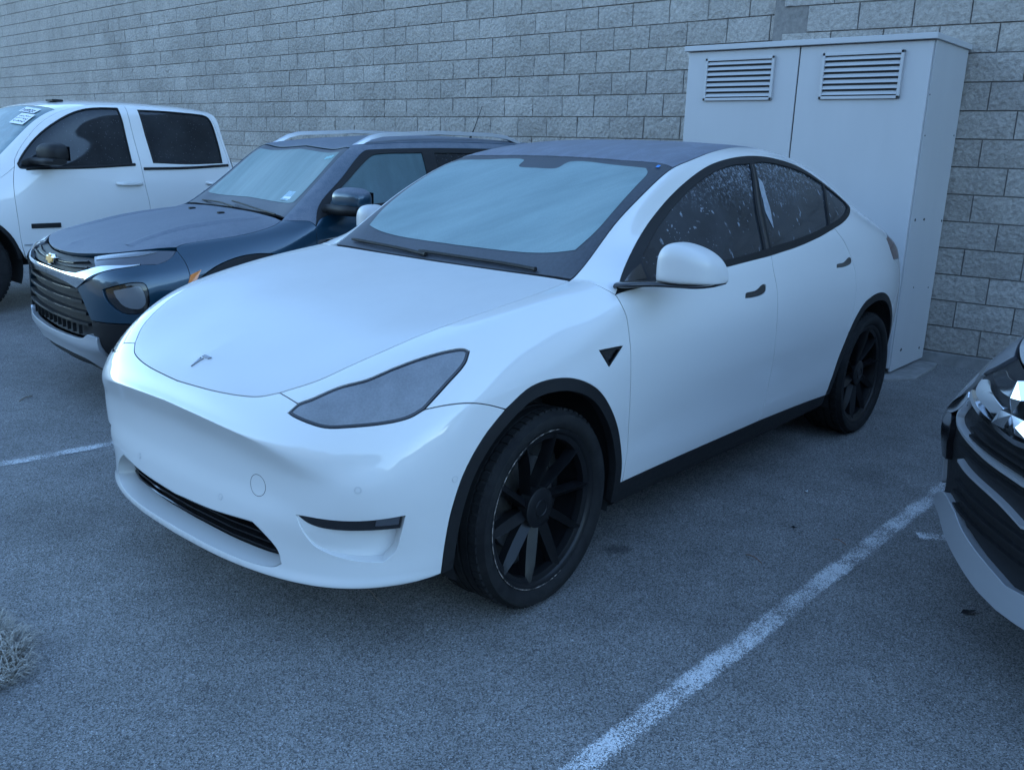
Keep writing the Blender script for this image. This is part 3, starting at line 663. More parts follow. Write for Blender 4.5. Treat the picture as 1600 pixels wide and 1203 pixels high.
def crossover_net():
    return rows('''.78,0,1.03 .68,0,1.05 .55,0,1.07 .40,0,1.09 .25,0,1.105 .1,0,1.12 -.08,0,1.135 -.28,0,1.15 -.35,0,1.165 -.68,0,1.42 -1.02,0,1.63 -1.6,0,1.68 -2.3,0,1.67 -3.0,0,1.62 -3.4,0,1.55 -3.5,0,1.5 -3.52,0,1.49
.84,0,1.01 .77,.20,1.025 .64,.33,1.045 .50,.41,1.065 .36,.45,1.085 .17,.46,1.10 -.05,.46,1.12 -.27,.46,1.14 -.34,.46,1.155 -.69,.43,1.405 -1.03,.41,1.612 -1.6,.40,1.66 -2.3,.40,1.65 -3,.39,1.60 -3.4,.36,1.53 -3.52,.22,1.49 -3.54,0,1.48
.88,0,.985 .77,.28,.995 .63,.47,1.01 .48,.60,1.025 .32,.69,1.04 .14,.74,1.06 -.02,.765,1.08 -.24,.76,1.10 -.31,.755,1.12 -.68,.68,1.39 -1.04,.62,1.58 -1.6,.60,1.625 -2.3,.595,1.615 -3,.57,1.565 -3.4,.50,1.49 -3.54,.3,1.45 -3.57,0,1.44
.915,0,.94 .82,.29,.94 .665,.52,.945 .51,.68,.955 .34,.79,.965 .16,.85,.975 0,.87,.985 -.25,.87,1.02 -.38,.86,1.06 -.74,.78,1.34 -1.1,.70,1.53 -1.6,.69,1.565 -2.3,.685,1.56 -3.0,.66,1.50 -3.43,.57,1.38 -3.58,.33,1.33 -3.61,0,1.32
.93,0,.88 .87,.30,.872 .715,.54,.865 .575,.72,.865 .39,.84,.87 .19,.89,.88 0,.90,.89 -.25,.90,.93 -.42,.89,1.0 -.80,.84,1.18 -1.13,.80,1.30 -1.6,.79,1.34 -2.3,.785,1.35 -3.0,.76,1.33 -3.45,.65,1.2 -3.61,.38,1.15 -3.64,0,1.14
.905,0,.79 .875,.31,.785 .765,.56,.77 .645,.74,.76 .465,.865,.76 .25,.905,.77 0,.908,.78 -.25,.908,.81 -.44,.90,.90 -.82,.875,1.08 -1.15,.872,1.12 -1.6,.87,1.14 -2.3,.865,1.17 -3,.83,1.18 -3.47,.70,1.05 -3.63,.41,1.0 -3.66,0,.99
.87,0,.68 .855,.31,.675 .79,.58,.665 .685,.775,.655 .505,.88,.65 .25,.908,.65 0,.91,.66 -.25,.91,.68 -.45,.905,.74 -.83,.90,.9 -1.15,.90,.92 -1.6,.90,.93 -2.3,.895,.94 -3,.865,.94 -3.48,.73,.86 -3.64,.43,.82 -3.67,0,.81
.85,0,.56 .835,.31,.555 .775,.58,.55 .67,.77,.545 .50,.87,.54 .25,.90,.54 0,.905,.55 -.25,.905,.56 -.45,.90,.60 -.83,.90,.7 -1.15,.90,.72 -1.6,.90,.72 -2.3,.895,.73 -3,.865,.73 -3.48,.73,.68 -3.64,.43,.66 -3.67,0,.65
.845,0,.44 .83,.31,.435 .77,.57,.43 .665,.75,.43 .495,.855,.43 .25,.885,.43 0,.89,.43 -.25,.89,.44 -.45,.89,.46 -.83,.885,.5 -1.15,.885,.5 -1.6,.885,.5 -2.3,.88,.51 -3,.85,.52 -3.46,.72,.5 -3.61,.43,.49 -3.64,0,.48
.85,0,.33 .835,.31,.33 .775,.57,.335 .665,.75,.34 .495,.85,.345 .25,.87,.34 0,.875,.33 -.25,.875,.33 -.45,.875,.34 -.83,.87,.35 -1.15,.87,.35 -1.6,.87,.35 -2.3,.865,.36 -3,.83,.38 -3.43,.70,.38 -3.57,.42,.38 -3.6,0,.38
.85,0,.25 .835,.31,.25 .77,.56,.26 .66,.735,.275 .49,.83,.29 .25,.85,.28 0,.85,.26 -.25,.85,.26 -.45,.85,.26 -.83,.85,.26 -1.15,.85,.26 -1.6,.85,.26 -2.3,.84,.27 -3,.80,.3 -3.38,.67,.3 -3.5,.4,.3 -3.53,0,.3
.80,0,.21 .79,.30,.21 .73,.53,.215 .62,.68,.22 .46,.76,.23 .25,.78,.22 0,.78,.21 -.25,.78,.21 -.45,.78,.21 -.83,.78,.21 -1.15,.78,.21 -1.6,.78,.21 -2.3,.77,.22 -3,.73,.25 -3.3,.6,.25 -3.4,.36,.25 -3.43,0,.25''')
# ---------------------------------------------------------------- ground
g = MB(); g.add([(-60, -120, 0), (120, -120, 0), (120, 120, 0), (-60, 120, 0)], [(0, 1, 2, 3)])
tag(g.build('asphalt_ground', M['asphalt'], smooth=False), kind='structure')
# unseen hill ring added to block bright horizon light and darken paint reflections
def horizon_blocker():
    rg = random.Random(3); n = 96; V = []; F = []
    k = NT('blocker_tone'); pos = k.geo().outputs['Position']
    f = k.noise(0.35, 6, 0.7, vec=pos)
    k.set(color=k.mix(k.ramp(f, [(0.35, 0.0), (0.65, 1.0)]), (0.045, 0.05, 0.035), (0.13, 0.125, 0.095)), rough=0.95, spec=0.1)
    for i in range(n + 1):
        a = R(-112 + 224 * i / n)
        front = math.exp(-((math.degrees(a) - 8) / 50) ** 2)          # tallest straight across from the wall
        h = (4 + 25 * front) * (1 + .12 * math.sin(i * .31) + .10 * math.sin(i * .83 + 1)) + rg.uniform(-1, 1)
        for r, z in ((66, -.3), (70, h * .35), (78, h * .8), (86, h), (112, h * 1.05)): V.append((r * math.cos(a), r * math.sin(a), z + (rg.uniform(-.8, .8) if z > 1 else 0)))
    for i in range(n):
        for j in range(4): F.append((i * 5 + j, (i + 1) * 5 + j, (i + 1) * 5 + j + 1, i * 5 + j + 1))
    tag(mesh_obj('horizon_blocker', V, F, k.m, smooth=True), kind='structure')
horizon_blocker()
# ---------------------------------------------------------------- wheels (shared by the vehicles)
def make_wheel(parent, loc, r, w, rim_r, style, side=1, steer=0.0, spin=0.0, mats=('tyre', 'satin_black')):
    """side = +1 outer face towards +y. Returns the wheel part (Empty-free: the tyre carries nothing, all are children of the rim)."""
    tyre = MB(); h = w / 2; s = side
    prof = [(rim_r - 0.004, h * 0.80), (rim_r + 0.004, h * 0.88), (rim_r + 0.012, h * 0.94), (rim_r + (r - rim_r) * 0.45, h * 1.0), (rim_r + (r - rim_r) * 0.75, h * 0.97), (r - 0.014, h * 0.88), (r - 0.005, h * 0.78)]
    tread = []
    for g in (0.52, 0.18, -0.18, -0.52):
        tread += [(r, h * g + 0.0065), (r - 0.007, h * g + 0.0045), (r - 0.007, h * g - 0.0045), (r, h * g - 0.0065)]
    prof = prof + tread + [(a, -b) for a, b in prof[::-1]]
    tyre.lathe_y([(a, b * s) for a, b in prof], n=96)
    # sipes on the shoulders
    blocks = MB(); nb = 64
    for k in range(nb):
        t = 2 * math.pi * k / nb
        for sg in (1, -1):
            a = t + (0.5 if sg < 0 else 0) * 2 * math.pi / nb
            rot = Matrix.Rotation(-a, 3, 'Y')
            c = rot @ Vector((r - 0.0015, 0, 0))
            blocks.box((c.x, sg * h * 0.665 * s, c.z), (0.008, h * 0.235, 2 * math.pi * r / nb * 0.70), rot)
    root = bpy.data.objects.new('wheel', None); root.empty_display_size = 0.05; link(root, parent)
    root.location = loc; root.rotation_euler = (0, spin, steer)
    ty = tyre.build('tyre', M[mats[0]], root, angle=38)
    tag(blocks.build('tread_block', M[mats[0]], root, smooth=False), kind='stuff')
    rim = MB()
    rim.lathe_y([(a, b * s) for a, b in [(rim_r - 0.030, -h * 0.8), (rim_r - 0.028, h * 0.55), (rim_r - 0.022, h * 0.76), (rim_r - 0.012, h * 0.83), (rim_r - 0.002, h * 0.86), (rim_r + 0.002, h * 0.80)]], n=96)
    rim.build('rim', M[mats[1]], root, angle=40)
    disc = MB(); disc.lathe_y([(a, b * s) for a, b in [(0.06, h * 0.02), (0.168, h * 0.02), (0.168, -h * 0.12), (0.06, -h * 0.12)]], n=64); disc.build('brake_disc', M['steel'], root, angle=30)
    back = MB(); back.lathe_y([(a, b * s) for a, b in [(0.0, -h * 0.3), (rim_r - 0.03, -h * 0.3)]], n=48); back.build('backing_plate', M['liner'], root)
    if style == 'turbine':
        if side > 0 and abs(steer) > 0:                       # kerb scuff: bare metal showing along part of the rim edge
            sc = MB(); sc.tube([((rim_r - .003) * math.cos(a), h * .868, (rim_r - .003) * math.sin(a)) for a in np.linspace(R(-100), R(112), 60)], .0016, 5); sc.build('scuff', M['scuff'], root)
        n = 10; meshes = None
        for k in range(n):
            th = 2 * math.pi * k / n
            # straight tapered blade: sharp ridge on one edge, a facet that is broad at the hub and runs out to a point at the rim
            b = MB(); rings = []; R1 = rim_r - .008
            pol = lambda r_, a_: np.array([r_ * math.cos(th + a_), r_ * math.sin(th + a_)])
            r0, r1 = pol(.060, -.30), pol(R1, .10); q0, q1 = pol(.070, .24), pol(R1, .185)
            for t in (0, .18, .4, .65, .85, 1.0):
                e = r0 + (r1 - r0) * t; f = q0 + (q1 - q0) * t; yl = (.58 + .20 * min(1, t * 1.6)) * h; yt = (.44 + .30 * t ** 1.5) * h
                g = e + (f - e) * .10; m_ = e + (f - e) * .55
                rings.append([(e[0], (yl - .012) * s, e[1]), (g[0], yl * s, g[1]), (m_[0], (yl * .45 + yt * .55) * s, m_[1]), (f[0], yt * s, f[1]), (f[0], (yt - .03) * s, f[1]), (e[0], (yl - .05) * s, e[1])])
            b.loft(rings, closed=True, cap=True)
            b.build('spoke', M[mats[1]], root, angle=24)
        rg_ = MB(); rg_.lathe_y([(a, b * s) for a, b in [(.246, h * .50), (.249, h * .70), (rim_r - .012, h * .80), (rim_r - .006, h * .80)]], n=96); rg_.build('rim_ring', M[mats[1]], root, angle=40)
        cap = MB(); cap.lathe_y([(a, b * s) for a, b in [(0.0, h * 0.70), (0.026, h * 0.70), (0.028, h * 0.72), (0.031, h * 0.72), (0.033, h * 0.69), (0.064, h * 0.675), (0.072, h * 0.64), (0.072, h * 0.3)]], n=48); cap.build('centre_cap', M[mats[1]], root, angle=40)
    else:
        n = 6
        for k in range(n):
            th = 2 * math.pi * k / n; b = MB(); rings = []
            for rr, wd, y in ((0.05, 0.35, 0.52), (0.10, 0.24, 0.60), (0.16, 0.19, 0.62), (rim_r - 0.02, 0.20, 0.68)):
                rings.append([(rr * math.cos(th + d), y0 * h * s, rr * math.sin(th + d)) for d, y0 in ((-wd, y - 0.25), (-wd * 0.85, y), (wd * 0.85, y), (wd, y - 0.25))])
            b.loft(rings, closed=True, cap=True); b.build('spoke', M[mats[1]], root, angle=30)
        cap = MB(); cap.lathe_y([(a, b * s) for a, b in [(0.0, h * 0.66), (0.05, h * 0.64), (0.06, h * 0.55), (0.06, h * 0.2)]], n=40); cap.build('centre_cap', M[mats[1]], root, angle=40)
    return root

def well(parent, x, z, r, y0, y1, side):
    """dark wheel housing: half drum closed at the inner end"""
    b = MB(); n = 28; a0, a1 = R(-20), R(200)
    pts = [(r * math.cos(a0 + (a1 - a0) * k / n), r * math.sin(a0 + (a1 - a0) * k / n)) for k in range(n + 1)]
    rings = [[(x + p[0], y * side, z + p[1]) for p in pts] for y in (y0, y1)]
    b.loft(rings, closed=False)
    b.add([(x + p[0], y0 * side, z + p[1]) for p in pts] + [(x, y0 * side, z)], [(k, k + 1, n + 1) for k in range(n)])
    return b.build('wheel_housing', M['liner'], parent)

# ---------------------------------------------------------------- the white electric crossover
SEDAN = Skin(sedan_net(), smooth_u=7)
def seg_mid_top(sk, x0, x1, n=14):
    """domain points along the middle line of the roof/bonnet from x0 to x1"""
    xs = np.linspace(x0, x1, n); X = sk.G[:, 0, 0]
    return np.stack([np.interp(-xs, -X, sk.ua), np.zeros(n)], 1)
def seg_mid_front(sk, z0, z1, n=12, end=0):
    zs = np.linspace(z0, z1, n); Z = sk.G[end, :, 2]
    k = int(np.argmin(Z)) + 1
    return np.stack([np.full(n, sk.ua[end]), np.interp(-zs, -Z[:k], sk.vb[:k])], 1)

def trace3(sk, s, n=5):
    """'x,y,z x,y,z ...' open polyline in 3D smoothed and laid on the skin"""
    P = np.array([[float(k) for k in p.split(',')] for p in s.split()]) if isinstance(s, str) else np.asarray(s, float)
    return sk.near(catmull(P, n) if len(P) > 2 else np.array([P[0] + (P[1] - P[0]) * t for t in np.linspace(0, 1, 8)]))

def chain(*segs):
    out = []
    for s in segs:
        for p in np.asarray(s):
            if not out or np.linalg.norm(np.array(out[-1]) - p) > 1e-5: out.append(tuple(p))
    if np.linalg.norm(np.array(out[0]) - np.array(out[-1])) < 1e-5: out.pop()
    return np.array(out)

def build_main_car():
    sk = SEDAN; P = M['paint']
    car = thing('parked_car', 'white electric crossover with frosted bonnet and windscreen, black wheels and dark glass roof', 'car')
    def both(name, poly, mat, **kw):
        a = sk.panel(name, poly, mat, car, **kw); b = sk.panel(name, poly, mat, car, mirror='only', **kw); return a, b
    # ---- outlines traced on the skin (left half)
    hood_front = '.827,.0,.779 .824,.068,.78 .814,.216,.784 .794,.334,.79 .773,.406,.798 .741,.464,.816'
    hood_side = '.741,.464,.816 .661,.554,.859 .568,.609,.906 .463,.654,.947 .335,.682,.983 .161,.704,1.017 -.021,.723,1.047 -.19,.724,1.071 -.345,.715,1.092'
    hf, hs = trace3(sk, hood_front), trace3(sk, hood_side)
    hr = trace3(sk, '-.345,.715,1.092 -.35,.5,1.092 -.352,.25,1.09 -.352,.0,1.089')
    hf[0, 0] = 0.0; hr[-1, 1] = 0.0
    hood = chain(hf, hs, hr, seg_mid_top(sk, -.352, .70, 26), seg_mid_front(sk, .857, .80, 5))
    sk.panel('bonnet', hood, M['paint_frost'], car, mirror='join', flange=.02, gap=.003)
    # badge on the bonnet: a slim T
    em = MB()
    def on(x, y, o): q = sk.near([(x, y, .84)]); return Vector(sk.P(q)[0] + sk.Nn(q)[0] * o)
    def plate(mb, pts, o0=-0.002, o1=0.004):
        top = [on(x, y, o1) for x, y in pts]; bot = [on(x, y, o0) for x, y in pts]; n = len(pts)
        mb.add(top + bot, [tuple(range(n))] + [(i, n + i, n + (i + 1) % n, (i + 1) % n) for i in range(n)])
    stem = [(.727, -.018), (.735, -.006), (.735, .006), (.727, .018), (.733, .0185), (.742, .010), (.792, .0), (.742, -.010), (.733, -.0185)]
    plate(em, [(.733, -.016), (.739, -.006), (.789, 0.0)] ); plate(em, [(.739, -.006), (.739, .006), (.789, 0.0)]); plate(em, [(.739, .006), (.733, .016), (.789, 0.0)])
    bar = [(.7165 + .35 * t * t, t) for t in np.linspace(-.042, .042, 9)] + [(.7275 + .30 * t * t, t) for t in np.linspace(.036, -.036, 9)]
    plate(em, bar)
    em.build('badge', M['dark_chrome'], car, smooth=False)
    # ---- windscreen, roof glass, rear window
    wl = trace3(sk, '-.372,.700,1.098 -.455,.70,1.147 -.659,.679,1.284 -.839,.668,1.383 -1.053,.646,1.478 -1.12,.638,1.497')
    wb = trace3(sk, '-.372,.0,1.094 -.372,.35,1.096 -.372,.70,1.098'); wb[0, 1] = 0
    wt = trace3(sk, '-1.12,.638,1.497 -1.105,.4,1.52 -1.095,.0,1.531'); wt[-1, 1] = 0
    ws = chain(wb, wl, wt, seg_mid_top(sk, -1.095, -.372, 20))
    glass = sk.panel('windscreen', ws, M['frit'], car, mirror='join', gap=.002, off=-.004)
    # clear, iced field of the screen inside the black border
    il = trace3(sk, '-.50,.615,1.19 -.60,.635,1.255 -.72,.632,1.33 -.90,.612,1.425 -1.00,.592,1.472 -1.045,.555,1.487')
    ib = trace3(sk, '-.470,.0,1.155 -.475,.30,1.158 -.485,.52,1.168 -.50,.60,1.18 -.50,.615,1.19'); ib[0, 1] = 0
    it = trace3(sk, '-1.045,.555,1.487 -1.055,.35,1.506 -1.05,.14,1.51 -.985,.115,1.485 -.975,.05,1.48 -.975,.0,1.48'); it[-1, 1] = 0
    iced = chain(ib, il, it, seg_mid_top(sk, -.975, -.470, 16))
    sk.panel('frost_sheet', iced, M['ice_main'], glass, mirror='join', gap=0, flange=.0, off=-.0025, edge_r=.0008)
    rl = trace3(sk, '-1.127,.634,1.498 -1.28,.626,1.532 -1.5,.595,1.567 -1.85,.553,1.597 -2.2,.543,1.585 -2.6,.533,1.525 -2.93,.527,1.435')
    rf = trace3(sk, '-1.102,.0,1.534 -1.112,.4,1.522 -1.127,.634,1.498'); rf[0, 1] = 0
    rb = trace3(sk, '-2.93,.527,1.435 -2.95,.3,1.445 -2.96,.0,1.447'); rb[-1, 1] = 0
    sk.panel('roof_glass', chain(rf, rl, rb, seg_mid_top(sk, -2.96, -1.102, 40)), M['roof_glass'], car, mirror='join', gap=.002, off=-.002)
    bl = trace3(sk, '-2.94,.522,1.432 -3.3,.51,1.30 -3.5,.495,1.215'); b0 = trace3(sk, '-2.967,.0,1.445 -2.957,.3,1.443 -2.94,.522,1.432'); b0[0, 1] = 0
    b1 = trace3(sk, '-3.5,.495,1.215 -3.53,.3,1.212 -3.54,.0,1.218'); b1[-1, 1] = 0
    sk.panel('rear_window', chain(b0, bl, b1, seg_mid_top(sk, -3.54, -2.967, 16)), M['roof_glass'], car, mirror='join', gap=.002, off=-.004)
    # ---- lamps
    lamp_top = '.770,.545,.777 .741,.556,.801 .711,.587,.819 .651,.637,.854 .591,.693,.877 .516,.732,.909 .44,.766,.933 .36,.798,.949 .31,.820,.952 .297,.834,.944'
    lamp_back = '.297,.834,.944 .331,.851,.914 .418,.859,.862 .507,.857,.802'
    lamp_low = '.507,.857,.802 .551,.842,.782 .609,.808,.769 .693,.732,.757 .734,.679,.753 .756,.627,.760 .768,.570,.770 .770,.545,.777'
    lt, lb_, ll = trace3(sk, lamp_top), trace3(sk, lamp_back), trace3(sk, lamp_low)
    lamp = chain(lt, lb_, ll)
    for mir in (False, 'only'):
        o = sk.panel('headlight', lamp, M['lamp_frost'], car, gap=.003, flange=.02, off=-.002, mirror=mir)
        for c, rr in ():
            q = sk.near([c]); p, n_ = Vector(sk.P(q)[0]), Vector(sk.Nn(q)[0]); t_ = n_.orthogonal().normalized(); u_ = n_.cross(t_); b = MB()
            Q = sk.near([p + (t_ * math.cos(2 * math.pi * i / 32) + u_ * math.sin(2 * math.pi * i / 32)) * rr for i in range(33)]); X2 = sk.P(Q) - sk.Nn(Q) * .0018; sg = -1 if mir else 1
            b.tube([(x[0], x[1] * sg, x[2]) for x in X2], .0008, 5); b.build('projector_rim', M['lamp_smoke'], o)
        ring_in = sk.inset(sk.inset(resample(lamp, .02), .003), .0055)
        sk.panel('bezel', sk.inset(resample(lamp, .02), .0025), M['gloss_black'], o, holes=[ring_in], gap=0, flange=.004, off=-.0005, mirror=mir, edge_r=.001)
    # ---- front bumper with recesses
    arch = '.234,.936,.765 .333,.935,.692 .408,.928,.594 .449,.917,.477 .465,.904,.35 .468,.892,.272'
    cut = trace3(sk, '.507,.857,.802 .438,.886,.809 .367,.91,.806 .298,.925,.789 .234,.936,.765'); ar = trace3(sk, arch)
    lip = trace3(sk, '.468,.892,.272 .545,.870,.262 .68,.785,.254 .77,.665,.25 .832,.48,.247 .864,.25,.245 .872,.0,.245'); lip[-1, 0] = 0
    rec_bot = trace3(sk, '.869,.0,.272 .861,.25,.271 .838,.43,.273 .818,.515,.283 .809,.541,.300'); rec_bot[0, 0] = 0
    rec_side = trace3(sk, '.809,.541,.300 .812,.527,.342 .832,.463,.392 .842,.429,.410'); rec_top = trace3(sk, '.842,.429,.410 .851,.367,.407 .862,.235,.398 .868,.0,.390'); rec_top[-1, 0] = 0
    fog = chain(trace3(sk, '.797,.608,.476 .735,.735,.482 .668,.815,.488 .596,.871,.494'), trace3(sk, '.596,.871,.494 .603,.857,.425 .612,.845,.375 .638,.820,.343'), trace3(sk, '.638,.820,.343 .70,.752,.350 .765,.660,.385 .789,.625,.435 .797,.608,.476'))
    short_top = trace3(sk, '.741,.464,.816 .741,.556,.801')
    tipseg = trace3(sk, '.741,.556,.801 .770,.545,.777')
    bump = chain(hf, short_top, tipseg, ll[::-1], cut, ar, lip, seg_mid_front(sk, .245, .272, 3), rec_bot, rec_side, rec_top, seg_mid_front(sk, .390, .779, 16))
    sk.panel('front_bumper', bump, P, car, holes=[fog], mirror='join', flange=.06, gap=.0022)
    # sloping pocket beside the fog lamp
    fa = sk.P(fog); A, B = np.array([.597, .868, .45]), np.array([.797, .608, .476])
    def pocket(ab, X):
        t = np.clip(1 - (np.linalg.norm((X - A) * [1, 1, .35], axis=1) / .33), 0, 1); return -0.004 - .050 * t * t * (3 - 2 * t)
    for mir in (False, 'only'):
        sk.panel('fog_lamp_pocket', sk.inset(resample(fog, .02), -.004), P, car, gap=0, flange=0, off=pocket, mirror=mir)
        fl = chain(trace3(sk, '.795,.612,.474 .735,.735,.480 .668,.815,.486 .60,.866,.491'), trace3(sk, '.60,.866,.491 .601,.860,.445'), trace3(sk, '.601,.860,.445 .68,.79,.447 .764,.691,.448 .785,.648,.457 .795,.612,.474'))
        f = sk.panel('fog_lamp', fl, M['gloss_black'], car, gap=0, flange=.02, off=lambda ab, X: -.003 - .014 * np.clip(1 - np.linalg.norm((X - A), axis=1) / .3, 0, 1), mirror=mir)
        fi = chain(trace3(sk, '.66,.82,.484 .604,.862,.488'), trace3(sk, '.604,.862,.488 .606,.857,.460'), trace3(sk, '.606,.857,.460 .66,.812,.462'))
        sk.panel('lens', fi, M['lamp_smoke'], f, gap=0, flange=.004, off=lambda ab, X: -.001 - .014 * np.clip(1 - np.linalg.norm((X - A), axis=1) / .3, 0, 1), mirror=mir)
    # lower intake: white sleeve, lip shelf, black slats
    ring = np.vstack([sk.P(rec_bot), sk.P(rec_side), sk.P(rec_top)]); ring = np.array([ring[0]] + [p for q, p in zip(ring, ring[1:]) if np.linalg.norm(p - q) > 1e-4])
    low = np.clip((.36 - ring[:, 2]) / .07, 0, 1); inn = ring + np.stack([-.065 - .015 * low, -.10 * ring[:, 1] * (ring[:, 1] > .4) * low * 0, .006 * low - .004 * (1 - low)], 1)
    sl = MB()
    full_o = list(ring) + [p * [1, -1, 1] for p in ring[::-1][1:-1]]; full_i = list(inn) + [p * [1, -1, 1] for p in inn[::-1][1:-1]]
    mid = [np.array(a) * .45 + np.array(b) * .55 + [0, 0, .001] for a, b in zip(full_o, full_i)]
    sl.loft([[tuple(p) for p in full_o], [tuple(p) for p in mid], [tuple(p) for p in full_i]], closed=True)
    sl.build('intake_surround', P, car, angle=60)
    gr = thing_part('lower_grille', car)
    ys = np.linspace(-.53, .53, 45)
    def xf(y): return np.interp(abs(y), [0, .25, .43, .55], [.80, .793, .770, .735])
    b = MB(); b.loft([[(xf(y) - .03, y, .25) for y in ys], [(xf(y) - .03, y, .43) for y in ys]], closed=False); b.build('grille_backing', M['liner'], gr)
    for zz, dx in ((.300, .006), (.325, .008), (.350, .010), (.375, .012)):
        b = MB(); rings = []
        for y in ys:
            x = xf(y) + dx; rings.append([(x, y, zz - .003), (x + .004, y, zz), (x, y, zz + .003), (x - .028, y, zz + .004), (x - .028, y, zz - .002)])
        b.loft(rings, closed=True, cap=True); b.build('slat', M['gloss_black'], gr, angle=30)
    # under-lip and lower black tray
    tray = chain(trace3(sk, '.468,.892,.272 .545,.870,.262 .68,.785,.254 .77,.665,.25 .832,.48,.247 .864,.25,.245 .872,.0,.245'), trace3(sk, '.82,.0,.215 .78,.46,.22 .63,.73,.228 .50,.80,.23 .46,.81,.23'))
    tray[np.argmin(np.abs(sk.P(tray)[:, 1])), 0] = 0
    sk.panel('front_undertray', tray, M['black_plastic'], car, mirror='join', gap=0, flange=.0, off=-.001)
    # sensors and towing-eye cover
    def disc_on(name, c, r, mat, o=.0006, ring=False):
        q = sk.near([c]); p = Vector(sk.P(q)[0]); n = Vector(sk.Nn(q)[0]); t = n.orthogonal().normalized(); u = n.cross(t)
        for sg in (1, -1):
            b = MB(); k = 28; rings = []
            prof = ((r * (.955 if ring == 'one' else .86), o), (r, o), (r, -.002)) if ring else ((0.0001, o), (r * .92, o), (r, -.001))
            for rr, oo in prof:
                q2 = sk.near([p + (t * math.cos(2 * math.pi * i / k) + u * math.sin(2 * math.pi * i / k)) * rr for i in range(k)]); X2 = sk.P(q2) + sk.Nn(q2) * oo
                rings.append([(x[0], x[1] * sg, x[2]) for x in X2])
            b.loft(rings); b.build(name, mat, car)
            if abs(c[1]) < .01 or ring == 'one': break
    for c in ((.862, .271, .453), (.71, .795, .585), (.441, .923, .583)):
        disc_on('parking_sensor', c, .0105, M['silver'], .0004, True); disc_on('parking_sensor', c, .0085, P, .0008)
    disc_on('towing_eye_cover', (.825, .441, .53), .0355, M['dark_gap'], .0003, 'one')
    # ---- front wing
    seam_a = '-.345,.715,1.092 -.37,.80,1.085 -.387,.862,1.072 -.400,.885,1.057'
    dfront = '-.400,.885,1.057 -.405,.913,1.021 -.421,.928,.97 -.425,.946,.877 -.429,.954,.782 -.444,.949,.632 -.468,.935,.471 -.462,.931,.40 -.455,.926,.337'
    arch_up = '-.440,.926,.337 -.432,.935,.43 -.393,.943,.542 -.315,.955,.659 -.228,.957,.747 -.122,.95,.801 -.01,.941,.823 .114,.936,.816 .234,.936,.765'
    da, au = trace3(sk, dfront), trace3(sk, arch_up)
    vent = chain(trace3(sk, '-.245,.94,.884 -.378,.945,.882'), trace3(sk, '-.378,.945,.882 -.292,.952,.821'), trace3(sk, '-.292,.952,.821 -.245,.94,.884'))
    wing = chain(hs, trace3(sk, seam_a), da, trace3(sk, '-.455,.926,.337 -.440,.926,.337'), au, cut[::-1], lb_[::-1], lt[::-1][:-6], short_top[::-1])
    both('front_wing', wing, P, holes=[vent], gap=.0028)
    for mir in (False, 'only'):
        v = sk.panel('side_camera', vent, M['gloss_black'], car, gap=.001, flange=.01, off=-.006, mirror=mir)
        vi = sk.inset(resample(vent, .01), .008)
        sk.panel('camera_surround', sk.inset(resample(vent, .01), .001), M['black_plastic'], v, holes=[vi], gap=0, flange=.004, off=.0015, mirror=mir, edge_r=.001)
    # ---- doors
    belt = '-.402,.886,1.062 -.482,.892,1.071 -.738,.91,1.079 -1.106,.904,1.099 -1.586,.902,1.123'
    belt2 = '-1.586,.902,1.123 -1.902,.893,1.148 -2.15,.882,1.177 -2.36,.865,1.208'
    bcut = '-1.586,.902,1.123 -1.583,.92,1.065 -1.603,.938,.977 -1.609,.949,.889 -1.622,.95,.737 -1.643,.936,.546 -1.62,.931,.424 -1.585,.926,.342'
    bl1, bl2, bc = trace3(sk, belt), trace3(sk, belt2), trace3(sk, bcut)
    sill1 = trace3(sk, '-.455,.926,.337 -1.0,.926,.340 -1.585,.926,.342')
    hnd1 = chain(trace3(sk, '-1.300,.941,.962 -1.305,.939,.978 -1.315,.938,.981 -1.391,.938,.982 -1.425,.936,.990 -1.455,.935,1.001 -1.487,.935,1.002 -1.497,.936,.992 -1.492,.938,.974 -1.470,.940,.965 -1.388,.941,.959 -1.300,.941,.962', 3))
    hnd2 = chain(trace3(sk, '-2.305,.925,1.013 -2.31,.923,1.029 -2.32,.921,1.032 -2.40,.92,1.034 -2.435,.917,1.043 -2.465,.916,1.053 -2.497,.916,1.053 -2.505,.918,1.043 -2.50,.921,1.026 -2.47,.923,1.017 -2.40,.925,1.011 -2.305,.925,1.013', 3))
    fd = chain(bl1, bc, sill1[::-1], da[::-1])
    door_f = both('front_door', fd, P, holes=[hnd1], gap=.003)
    rcut = '-2.36,.865,1.208 -2.46,.893,1.12 -2.535,.918,1.01 -2.555,.94,.90 -2.545,.951,.79 -2.515,.951,.65'
    rc = trace3(sk, rcut); rarch_low = trace3(sk, '-2.515,.951,.65 -2.468,.947,.57 -2.418,.942,.48 -2.375,.935,.39 -2.352,.928,.325')
    sill2 = trace3(sk, '-1.585,.926,.342 -2.0,.926,.335 -2.352,.928,.325')
    rd = chain(bl2, rc, rarch_low, sill2[::-1], bc[::-1])
    door_r = both('rear_door', rd, P, holes=[], gap=.003)
    for side_i, mir in ((0, False), (1, 'only')):
        sk.panel('handle', hnd1, M['gloss_black'], door_f[side_i], gap=.001, flange=.01, off=-.003, mirror=mir, step=.008)
        sk.panel('handle', hnd2, M['gloss_black'], door_r[side_i], gap=.001, flange=.004, off=.0012, mirror=mir, step=.008)
    # ---- side windows in their black surround
    dlo_top = '-.402,.886,1.062 -.541,.819,1.134 -.739,.749,1.237 -.866,.72,1.304 -1.037,.696,1.389 -1.207,.68,1.458 -1.392,.663,1.512 -1.576,.655,1.542 -1.758,.655,1.556 -1.983,.66,1.55 -2.309,.667,1.506 -2.52,.70,1.437 -2.66,.735,1.372 -2.735,.765,1.325'
